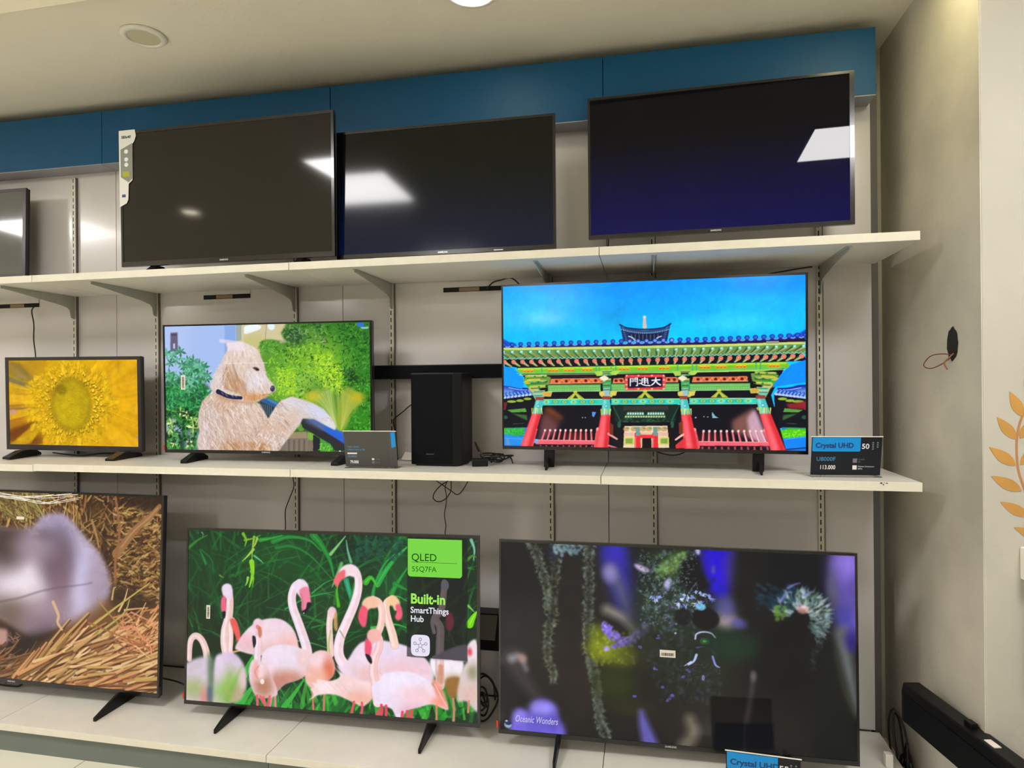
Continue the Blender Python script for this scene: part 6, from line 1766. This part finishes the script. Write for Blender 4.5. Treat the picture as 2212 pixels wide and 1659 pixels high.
# screen-local coordinates: x from -sw/2 to sw/2, z from 0 (bottom) to sh; u, v run 0..1 from the top left
def SP(u, v):
    return ((u - 0.5) * sw, (1 - v) * sh)
plq = lit('sign_lime', 124, 216, 74)
x0, z0 = SP(0.776, 0.222); x1, z1 = SP(0.953, 0.012)
pts = [(x0, z1), (x0, z0 + 0.012)] + [(x0 + 0.012 - 0.012 * math.cos(a), z0 + 0.012 - 0.012 * math.sin(a)) for a in (0.5, 1.0, 1.4)] + [(x1 - 0.012 + 0.012 * math.sin(a), z0 + 0.012 - 0.012 * math.cos(a)) for a in (0.2, 0.6, 1.1)] + [(x1, z0 + 0.012), (x1, z1)]
sign = plate('caption_panel', pts, plq, t, sxf, 0.0010, 0.0016)
dk = lit('sign_dark_green', 22, 62, 16)
a = text_mesh('caption', 'QLED', 0.040, dk, t, (x0 + 0.014, 0.0007, z1 - 0.083), xf=sxf, sx=1.0)
b_ = text_mesh('caption2', '55Q7FA', 0.0285, lit('sign_mid_green', 30, 100, 20), t, (x0 + 0.016, 0.0007, z0 + 0.020), xf=sxf)
ln_ = plate('line', rect(x0 + 0.016, x1 - 0.018, z0 + 0.0545, z0 + 0.0558), dk, t, sxf, 0.0005, 0.0008)
x0, z0 = SP(0.785, 0.369)
c_ = text_mesh('caption3', 'Built-in', 0.052, lit('sign_lime_text', 160, 236, 92), t, (x0, 0.0007, z0), xf=sxf, weight=0.0016, sx=0.93)
x0, z0 = SP(0.785, 0.422)
w_ = lit('sign_white', 238, 236, 246)
d_ = text_mesh('caption4', 'SmartThings', 0.0325, w_, t, (x0, 0.0007, z0), xf=sxf, weight=0.0005, sx=0.93)
x0, z0 = SP(0.785, 0.470)
e_ = text_mesh('caption5', 'Hub', 0.0325, w_, t, (x0, 0.0007, z0), xf=sxf, weight=0.0005, sx=0.95)
join_meshes(a, [b_, ln_]); a.name = 'sign_lettering'; a.parent = sign
join_meshes(c_, [d_, e_]); c_.name = 'caption'
# hub symbol: rounded white tile, pentagon and five rings
cx, cz = SP(0.8175, 0.600)
sq = [(cx + 0.0375 * math.copysign(abs(math.cos(q)) ** 0.45, math.cos(q)), cz + 0.040 * math.copysign(abs(math.sin(q)) ** 0.45, math.sin(q))) for q in [k * math.pi / 24 for k in range(48)]]
tile = plate('symbol_tile', sq, lit('tile_white', 232, 228, 244), t, sxf, 0.0010, 0.0016)
bm = nb()
def ringseg(bm, x, z, r, w, n=14):
    for k in range(n):
        a0, a1 = 2 * math.pi * k / n, 2 * math.pi * (k + 1) / n
        f = [bm.verts.new((x + rr * math.cos(q), 0.0007, z + rr * math.sin(q))) for rr, q in ((r - w, a0), (r, a0), (r, a1), (r - w, a1))]
        bm.faces.new(f)
ringseg(bm, cx, cz, 0.0085, 0.0016, 5)
for k in range(5):
    a_ = math.pi / 2 + k * 2 * math.pi / 5
    px_, pz_ = cx + 0.0225 * math.cos(a_), cz + 0.0235 * math.sin(a_)
    ringseg(bm, px_, pz_, 0.0060, 0.0016)
    q0 = Vector((math.cos(a_), 0, math.sin(a_))); q1 = Vector((-math.sin(a_), 0, math.cos(a_))) * 0.0008
    o0 = Vector((cx, 0.0007, cz))
    bm.faces.new([bm.verts.new(o0 + v) for v in (q0 * 0.0078 - q1, q0 * 0.0175 - q1, q0 * 0.0175 + q1, q0 * 0.0078 + q1)])
obj('hub_symbol', bm, lit('symbol_violet', 74, 52, 110), tile, xf=sxf)

t, sxf, (sw, sh) = OCEAN
x0, z0 = SP(0.044, 0.953)
text_mesh('caption', 'Oceanic Wonders', 0.034, lit('caption_pale', 206, 200, 240, 0.9), t, (x0, 0.0007, z0), xf=sxf, sx=0.62, shear=0.25, weight=0.0002)

# ------------------------------------------------------------------ price cards
def card(label, x, y, z, yaw, lean, W, H, kind):
    t = thing('price_card', label, 'price card', (x, y, z), R(yaw), group='price cards in clear stands')
    xf = Matrix.Rotation(-R(lean), 4, 'X')
    # clear L-shaped stand: base, leaning sheet (front and back)
    bm = nb(); box(bm, -W / 2 - 0.002, W / 2 + 0.002, -0.014, 0.055, 0.0, 0.002); obj('stand_base', bm, M_ACR, t, bevel=0.0004)
    bm = nb()
    box(bm, -W / 2 - 0.004, W / 2 + 0.004, 0.0006, 0.0020, 0.003, H + 0.006)
    obj('stand_sheet', bm, M_ACR, t, xf=xf)
    pp = plate('paper', rect(-W / 2, W / 2, 0.006, H + 0.004), M_CARD if kind != 79 else mat('price_card_charcoal', rgb(52, 50, 48), 0.3, coat=0.5), t, xf, -0.0010, 0.0)
    plate('edge_strip', rect(-W / 2 - 0.003, W / 2 + 0.003, H + 0.0045, H + 0.0070), M_WHITE, t, xf, -0.0012, 0.0016)
    X = lambda u: (u - 0.5) * W
    Z = lambda v: 0.006 + (1 - v) * (H - 0.002)
    L = []
    def T(s, size, m, u, v, **k):
        L.append(text_mesh('print', s, size, m, t, (X(u), -0.0016, Z(v)), xf=xf, **k))
    if kind in (50, 55):
        plate('blue_panel', [(X(0.012), Z(0.01)), (X(0.70), Z(0.01)), (X(0.70), Z(0.355)), (X(0.685), Z(0.375)), (X(0.025), Z(0.375)), (X(0.012), Z(0.355))], M_CARDB, pp, xf, -0.0014, -0.0011)
        T('Crystal UHD', H * 0.178, M_CARDN, 0.055, 0.275, weight=0.0009, sx=0.96)
        T(str(kind), H * 0.185, M_CARDW, 0.715, 0.30, weight=0.0005)
        for k, u in enumerate((0.865, 0.93)):
            for j in range(4 - k):
                L.append(plate('p', rect(X(u), X(u + 0.022), Z(0.16 + j * 0.055), Z(0.125 + j * 0.055)), M_CARDG, t, xf, -0.0016, -0.0011))
        T('U8000F', H * 0.150, M_CARDT, 0.075, 0.625, sx=0.98)
        if kind == 50: T('113.000', H * 0.150, M_CARDW, 0.125, 0.845, sx=0.80, weight=0.0004)
        for k, (v, c) in enumerate(((0.56, M_CARDG), (0.74, M_CARDW))):
            L.append(plate('p', rect(X(0.60), X(0.66), Z(v + 0.11), Z(v)), c, t, xf, -0.0016, -0.0011))
        for k, (s_, v) in enumerate((('Crystal', 0.595), ('4K', 0.665), ('Motion Xcelerator', 0.785), ('60Hz', 0.845))):
            T(s_, H * 0.052, M_CARDG if k < 2 else M_CARDW, 0.675, v)
    else:
        plate('blue_panel', [(X(0.905), Z(0.02)), (X(0.985), Z(0.02)), (X(0.985), Z(0.42)), (X(0.905), Z(0.47))], M_CARDB, pp, xf, -0.0014, -0.0011)
        T('Vast crystal', H * 0.070, M_CARDT, 0.06, 0.455)
        T('colors come to life', H * 0.066, M_CARDT, 0.055, 0.535)
        L.append(plate('p', rect(X(0.05), X(0.235), Z(0.645), Z(0.605)), M_CARDW, t, xf, -0.0016, -0.0011))
        T('DU8000', H * 0.075, M_CARDT, 0.06, 0.735, sx=0.95)
        T('79.000', H * 0.115, M_CARDW, 0.09, 0.91, sx=0.78, weight=0.0006)
        for v, c in ((0.76, M_CARDW), (0.85, M_CARDG)):
            L.append(plate('p', rect(X(0.515), X(0.56), Z(v + 0.055), Z(v)), c, t, xf, -0.0016, -0.0011))
            T('Quality', H * 0.045, M_CARDG, 0.58, v + 0.045)
        bm = nb(); box(bm, X(0.893), X(0.897), -0.0026, -0.0016, Z(0.98), Z(0.02)); obj('stand_slot', bm, M_CARDG, t, xf=xf)
    join_meshes(L[0], L[1:]).parent = pp
    return t
card('black and blue price card reading 113.000 at the right end of the middle shelf', 3.865, -0.321, Z2 + 0.0005, 5, -9, 0.225, 0.134, 50)
card('dark grey price card reading 79.000 beside the dog television', 2.150, -0.335, Z2 + 0.0005, 3, -11, 0.212, 0.143, 79)
card('black and blue price card reading 55, standing on the base shelf', 3.556, -0.535, Z0 + 0.0005, -3, -8, 0.220, 0.160, 55)

# ------------------------------------------------------------------ soundbar, subwoofer
t = thing('soundbar', 'long black soundbar fixed across the wall behind dog and temple televisions', 'soundbar', (2.36, -0.014, 1.476))
bm = nb(); box(bm, -0.50, 0.50, -0.062, -0.0005, 0.0, 0.060); obj('cabinet', bm, M_BLK, t, bevel=0.004)
bm = nb(); box(bm, -0.494, 0.494, -0.0655, -0.0625, 0.004, 0.056); obj('grille', bm, M_CLOTH, t, bevel=0.001)
for sx in (-0.3, 0.3):
    bm = nb(); box(bm, sx - 0.02, sx + 0.02, -0.010, 0.0, -0.004, -0.0003); obj('mount_clip', bm, M_BRK, t)
for o in t.children:
    pass

t = thing('subwoofer', 'tall black subwoofer box standing in the middle of the shelf', 'subwoofer', (2.386, -0.165, Z2), R(-2))
W, D, H = 0.208, 0.20, 0.372
bm = nb(); prism(bm, [(-W / 2, -0.075), (-W / 2 + 0.0, -0.085), (W / 2 - 0.03, -0.085), (W / 2, -0.06), (W / 2, 0.075), (-W / 2, 0.075)], 'z', 0.006, H); obj('cabinet', bm, M_BLK, t, bevel=0.003)
bm = nb(); box(bm, -W / 2 + 0.002, W / 2 - 0.032, -0.088, -0.0852, 0.010, H - 0.006); obj('grille', bm, M_CLOTH, t, bevel=0.002)
bm = nb(); box(bm, -0.09, 0.09, -0.07, 0.065, 0.0, 0.0058); obj('base_foot', bm, M_HOUS, t)
text_mesh('logo', 'SAMSUNG', 0.0072, M_CARDG, t, (-0.022, -0.0884, 0.046), align='CENTER')

# set-top box / power brick and cords by the subwoofer
t = thing('power_adapter', 'small black power adapter on the shelf at the foot of the subwoofer', 'power adapter', (2.556, -0.215, Z2), R(14))
bm = nb(); box(bm, -0.032, 0.032, -0.022, 0.022, 0.0, 0.030); obj('case', bm, M_BLK, t, bevel=0.004)
bm = nb(); tube(bm, spline([(0.02, -0.0, 0.031), (0.0, 0.02, 0.06), (-0.02, 0.05, 0.09), (-0.005, 0.08, 0.05)], 6), 0.003); obj('lead', bm, M_CABLE, t, smooth=True)

def cable(label, pts, r=0.0026, m=None, name='cable', cat='cable', group=None):
    bm = nb(); tube(bm, spline(pts, 8), r)
    o = obj(name, bm, m or M_CABLE, smooth=True)
    return tag(o, label, cat, group)
rnd = random.Random(5)
def tangle(label, c, rx, ry, rz, n, loops, r=0.0026, flat=False):
    pts = []
    for k in range(n):
        a = 2 * math.pi * loops * k / n
        q = 0.6 + 0.4 * math.sin(a * 0.37 + 1)
        pts.append((c[0] + rx * q * math.cos(a) + rnd.uniform(-.1, .1) * rx, c[1] + ry * q * math.sin(a * (1 if flat else 0.7)), c[2] + (abs(rz * math.sin(a * 0.61)) + r if flat else rz * q * math.sin(a))))
    return cable(label, pts, r)
tangle('heap of thin black cords on the shelf between subwoofer and temple television', (2.60, -0.13, Z2 + 0.001), 0.075, 0.06, 0.035, 34, 5, 0.0028, True)
tangle('coil of black cables between flamingo and undersea televisions', (2.56, -0.22, Z0 + 0.090), 0.055, 0.03, 0.086, 40, 5, 0.004)
tangle('bundled black cord on the base shelf under the straw television', (0.39, -0.30, Z0 + 0.002), 0.16, 0.05, 0.012, 22, 2, 0.004, True)
tangle('heap of black cables on the base shelf end by the leaning soundbar', (4.118, -0.10, 0.055), 0.022, 0.10, 0.15, 40, 5, 0.0035)
cable('thin black cord drooping in a V under the middle shelf', [(2.300, -0.06, 1.093), (2.314, -0.06, 1.048), (2.349, -0.06, 1.022), (2.387, -0.06, 0.998), (2.415, -0.06, 0.982), (2.44, -0.06, 1.003), (2.465, -0.06, 1.048), (2.472, -0.06, 1.092)], 0.0022)
cable('thin black cord looped back on itself under the middle shelf', [(2.380, -0.058, 1.093), (2.376, -0.056, 1.044), (2.342, -0.055, 1.02), (2.313, -0.055, 0.989), (2.306, -0.055, 0.963), (2.326, -0.055, 0.949), (2.353, -0.055, 0.956), (2.375, -0.055, 0.978), (2.386, -0.055, 1.002), (2.385, -0.052, 1.045), (2.386, -0.052, 1.093)], 0.0022)
cable('thin black cord hanging straight down behind the flamingo television', [(2.375, -0.066, 1.093), (2.373, -0.066, 1.044), (2.363, -0.066, 1.014), (2.369, -0.066, 0.973), (2.366, -0.066, 0.937), (2.359, -0.066, 0.894), (2.365, -0.066, 0.851), (2.361, -0.066, 0.81), (2.362, -0.08, 0.70)], 0.0019)
cable('black cord hanging beside the upright above the flamingo television', [(1.635, -0.04, 1.093), (1.635, -0.04, 1.04), (1.640, -0.04, 0.994), (1.616, -0.04, 0.935), (1.597, -0.04, 0.882), (1.597, -0.04, 0.804), (1.60, -0.06, 0.70)], 0.0022)
cable('thin brown-black cord from the hatch down to the flower television', [(0.212, -0.004, 1.868), (0.213, -0.02, 1.860), (0.203, -0.03, 1.834), (0.215, -0.03, 1.769), (0.214, -0.03, 1.688), (0.224, -0.03, 1.602), (0.24, -0.06, 1.50)], 0.0030)
cable('black cord curling out of the wide hatch toward the temple television', [(2.540, -0.006, 1.862), (2.548, -0.02, 1.867), (2.568, -0.02, 1.885), (2.599, -0.02, 1.893), (2.66, -0.03, 1.894), (2.74, -0.05, 1.80)], 0.0030)
cable('black cord running up behind the top right corner of the temple television', [(3.56, -0.06, 1.79), (3.644, -0.02, 1.862), (3.747, -0.016, 1.885), (3.84, -0.016, 1.897)], 0.0030)
cable('black cord looping between subwoofer and dog television', [(2.285, -0.03, 1.39), (2.207, -0.03, 1.367), (2.16, -0.03, 1.332), (2.121, -0.03, 1.302), (2.117, -0.03, 1.282), (2.135, -0.05, 1.235), (2.16, -0.09, Z2 + 0.004)], 0.0024)
cable('black cord sagging under the middle of the temple television', [(3.19, -0.17, 1.215), (3.225, -0.17, 1.196), (3.263, -0.17, 1.180), (3.306, -0.17, 1.174), (3.345, -0.17, 1.186), (3.37, -0.17, 1.212)], 0.0026)
cable('thick black cord on the base shelf between straw and flamingo televisions', [(1.10, -0.24, Z0 + 0.06), (1.20, -0.25, Z0 + 0.055), (1.30, -0.25, Z0 + 0.03), (1.42, -0.24, Z0 + 0.03)], 0.0035)
cable('black cord hanging under the switched-off television at the right end', [(3.06, -0.03, 2.05), (3.055, -0.03, 1.99), (3.05, -0.03, 1.932)], 0.0022)
cable('flat black power lead along the shelf under the flower television', [(0.40, -0.10, Z2 + 0.012), (0.50, -0.11, Z2 + 0.005), (0.60, -0.12, Z2 + 0.004), (0.68, -0.10, Z2 + 0.012), (0.76, -0.08, Z2 + 0.01)], 0.003)

# crumpled white slip beside the 79.000 card
bm = nb()
g = [[bm.verts.new((2.175 + i * 0.022 + rnd.uniform(-.003, .003), -0.10 + j * 0.03, Z2 + 0.004 + j * 0.012 + rnd.uniform(0, .006))) for i in range(5)] for j in range(3)]
for j in range(2):
    for i in range(4):
        bm.faces.new((g[j][i], g[j][i + 1], g[j + 1][i + 1], g[j + 1][i]))
o = tag(obj('paper_slip', bm, M_PAPER), 'crumpled white paper slip on the shelf between price card and subwoofer', 'paper')
md = o.modifiers.new('thick', 'SOLIDIFY'); md.thickness = 0.0006

# black wall box beside the flamingo television
t = thing('wall_socket_box', 'black plug box with pale cover on the panel right of the flamingo television', 'socket box', (2.535, -0.001, 0.335))
bm = nb(); box(bm, -0.055, 0.062, -0.075, 0.0, 0.0, 0.155); obj('case', bm, M_BLK, t, bevel=0.003)
bm = nb(); prism(bm, [(-0.045, 0.045), (0.044, 0.045), (0.056, 0.150), (-0.045, 0.150)], 'y', -0.0775, -0.0755); obj('cover', bm, mat('dusty_cover', rgb(120, 116, 106), 0.6), t)

# ------------------------------------------------------------------ leaning long soundbar and its support
t = thing('floor_soundbar', 'long black soundbar laid along the stained side wall, lower right corner', 'soundbar', (4.071, -0.30, 0.30), R(-90 + 11.5))
# local x runs along the bar towards the camera
prof = [(-0.034, 0.012), (0.020, 0.0), (0.034, 0.010), (0.034, 0.108), (0.028, 0.136), (-0.026, 0.136), (-0.034, 0.126)]
prof = [(-p[0], p[1]) for p in prof]
bm = nb(); prism(bm, prof, 'x', 0.0, 1.05); obj('cabinet', bm, M_BLK, t, bevel=0.005)
bm = nb(); box(bm, 0.02, 1.03, -0.0375, -0.0342, 0.014, 0.104); obj('grille', bm, M_CLOTH, t)
bm = nb(); box(bm, 0.27, 0.30, -0.01, 0.012, 0.1362, 0.150); obj('button', bm, M_BLK, t, bevel=0.002)
bm = nb(); box(bm, 0.36, 0.40, -0.016, 0.004, 0.1362, 0.1385); obj('sticker', bm, M_PAPER, t)
t = thing('floor_subwoofer', 'black subwoofer on the floor under the laid soundbar, outside the lower corner', 'subwoofer', (4.235, -1.03, 0.0), R(-78))
bm = nb(); box(bm, -0.17, 0.17, -0.11, 0.11, 0.004, 0.298); obj('cabinet', bm, M_BLK, t, bevel=0.005)
bm = nb(); box(bm, -0.15, 0.15, -0.09, 0.09, 0.0, 0.0038); obj('base_foot', bm, M_HOUS, t)

# ------------------------------------------------------------------ side wall hole with wires, right wall decoration
t = thing('wall_hole', 'dark knocked-out hole with bare wires in the stained side wall', 'wall hole', (4.149, -0.437, 1.565))
bm = nb()
n = 22
prof = [(0.036 * math.cos(2 * math.pi * k / n) * (1 + 0.10 * math.sin(3.1 * k)), 0.052 * math.sin(2 * math.pi * k / n) * (1 + 0.08 * math.sin(2.3 * k + 1))) for k in range(n)]
prism(bm, prof, 'x', -0.0012, 0.0); obj('opening', bm, M_DARK, t)
bm = nb(); tube(bm, spline([(-0.001, 0.0, -0.035), (-0.02, 0.03, -0.03), (-0.03, 0.085, -0.035), (-0.035, 0.125, -0.062), (-0.03, 0.09, -0.075), (-0.02, 0.04, -0.065), (-0.001, 0.005, -0.042)], 8), 0.0016); obj('wire', bm, mat('red_wire', rgb(120, 52, 40), 0.5), t, smooth=True)
bm = nb(); tube(bm, spline([(-0.001, -0.01, -0.03), (-0.012, 0.0, -0.045), (-0.018, 0.015, -0.060), (-0.012, 0.01, -0.08)], 6), 0.0022); obj('wire', bm, mat('tan_wire', rgb(150, 104, 60), 0.5), t, smooth=True)

t = thing('laurel_decal', 'gold-brown laurel branch decal stuck on the cream wall at the right', 'wall decal', (4.25, -0.6155, 1.0))
LEAF = [((4.219, 1.417), (4.2505, 1.346)), ((4.186, 1.344), (4.234, 1.281)), ((4.166, 1.258), (4.232, 1.206)), ((4.170, 1.175), (4.246, 1.135)), ((4.192, 1.102), (4.262, 1.064)), ((4.227, 1.030), (4.287, 1.004)), ((4.262, 1.478), (4.274, 1.405))]
LEAF += [((4.275, 1.340), (4.243, 1.283)), ((4.285, 1.262), (4.244, 1.208)), ((4.305, 1.185), (4.256, 1.140)), ((4.335, 1.115), (4.276, 1.078)), ((4.30, 1.405), (4.262, 1.365))]
for k, (tip, base) in enumerate(LEAF):
    a = Vector((tip[0] - 4.25, tip[1] - 1.0)); b = Vector((base[0] - 4.25, base[1] - 1.0))
    d = a - b; nrm = Vector((-d.y, d.x)) * (0.30 if k < 7 else 0.28)
    P = []
    for s in range(9):
        w = math.sin(math.pi * (s / 8) ** 0.8); P.append(b + d * (s / 8) + nrm * w * 0.62)
    for s in range(7, 0, -1):
        w = math.sin(math.pi * (s / 8) ** 0.8); P.append(b + d * (s / 8) - nrm * w * 0.62)
    bm = nb(); prism(bm, [(p.x, p.y) for p in P], 'y', -0.0012, 0.0); obj('leaf', bm, M_GOLD, t)
st = spline([(4.268 - 4.25, 0, 0.405), (0.0, 0, 0.346), (-0.010, 0, 0.311), (-0.015, 0, 0.262), (-0.012, 0, 0.199), (-0.003, 0, 0.161), (0.012, 0, 0.116), (0.035, 0, 0.06), (0.07, 0, 0.0)], 6)
bm = nb()
for i in range(len(st) - 1):
    d = (st[i + 1] - st[i]).normalized(); nn = Vector((-d.z, 0, d.x)) * 0.0032
    bm.faces.new([bm.verts.new(p) for p in (st[i] - nn, st[i + 1] - nn, st[i + 1] + nn, st[i] + nn)])
o = obj('stem', bm, mat('bronze_vinyl', rgb(178, 128, 84), 0.5), t); md = o.modifiers.new('t', 'SOLIDIFY'); md.thickness = 0.0012; md.offset = -1

t = thing('wall_switch_box', 'white plastic box on the cream wall, cut by the right edge of the photo', 'wall box', (4.30, -0.6155, 0.885))
bm = nb(); box(bm, -0.060, 0.06, -0.045, 0.0, 0.0, 0.092); obj('case', bm, M_WHITE, t, bevel=0.004)
bm = nb(); box(bm, -0.045, 0.06, -0.030, 0.0, -0.35, -0.001); obj('dark_body', bm, mat('dark_box_body', rgb(70, 66, 62), 0.5), t)

bm = nb(); box(bm, -0.012, 0.012, -0.012, 0.012, 0, 0.045)
o = obj('plastic_clip', bm, M_WHITE, bevel=0.002); o.location = (4.018, -0.245, Z0 + 0.0003)
tag(o, 'small white plastic clip standing on the base shelf at its right end', 'clip')
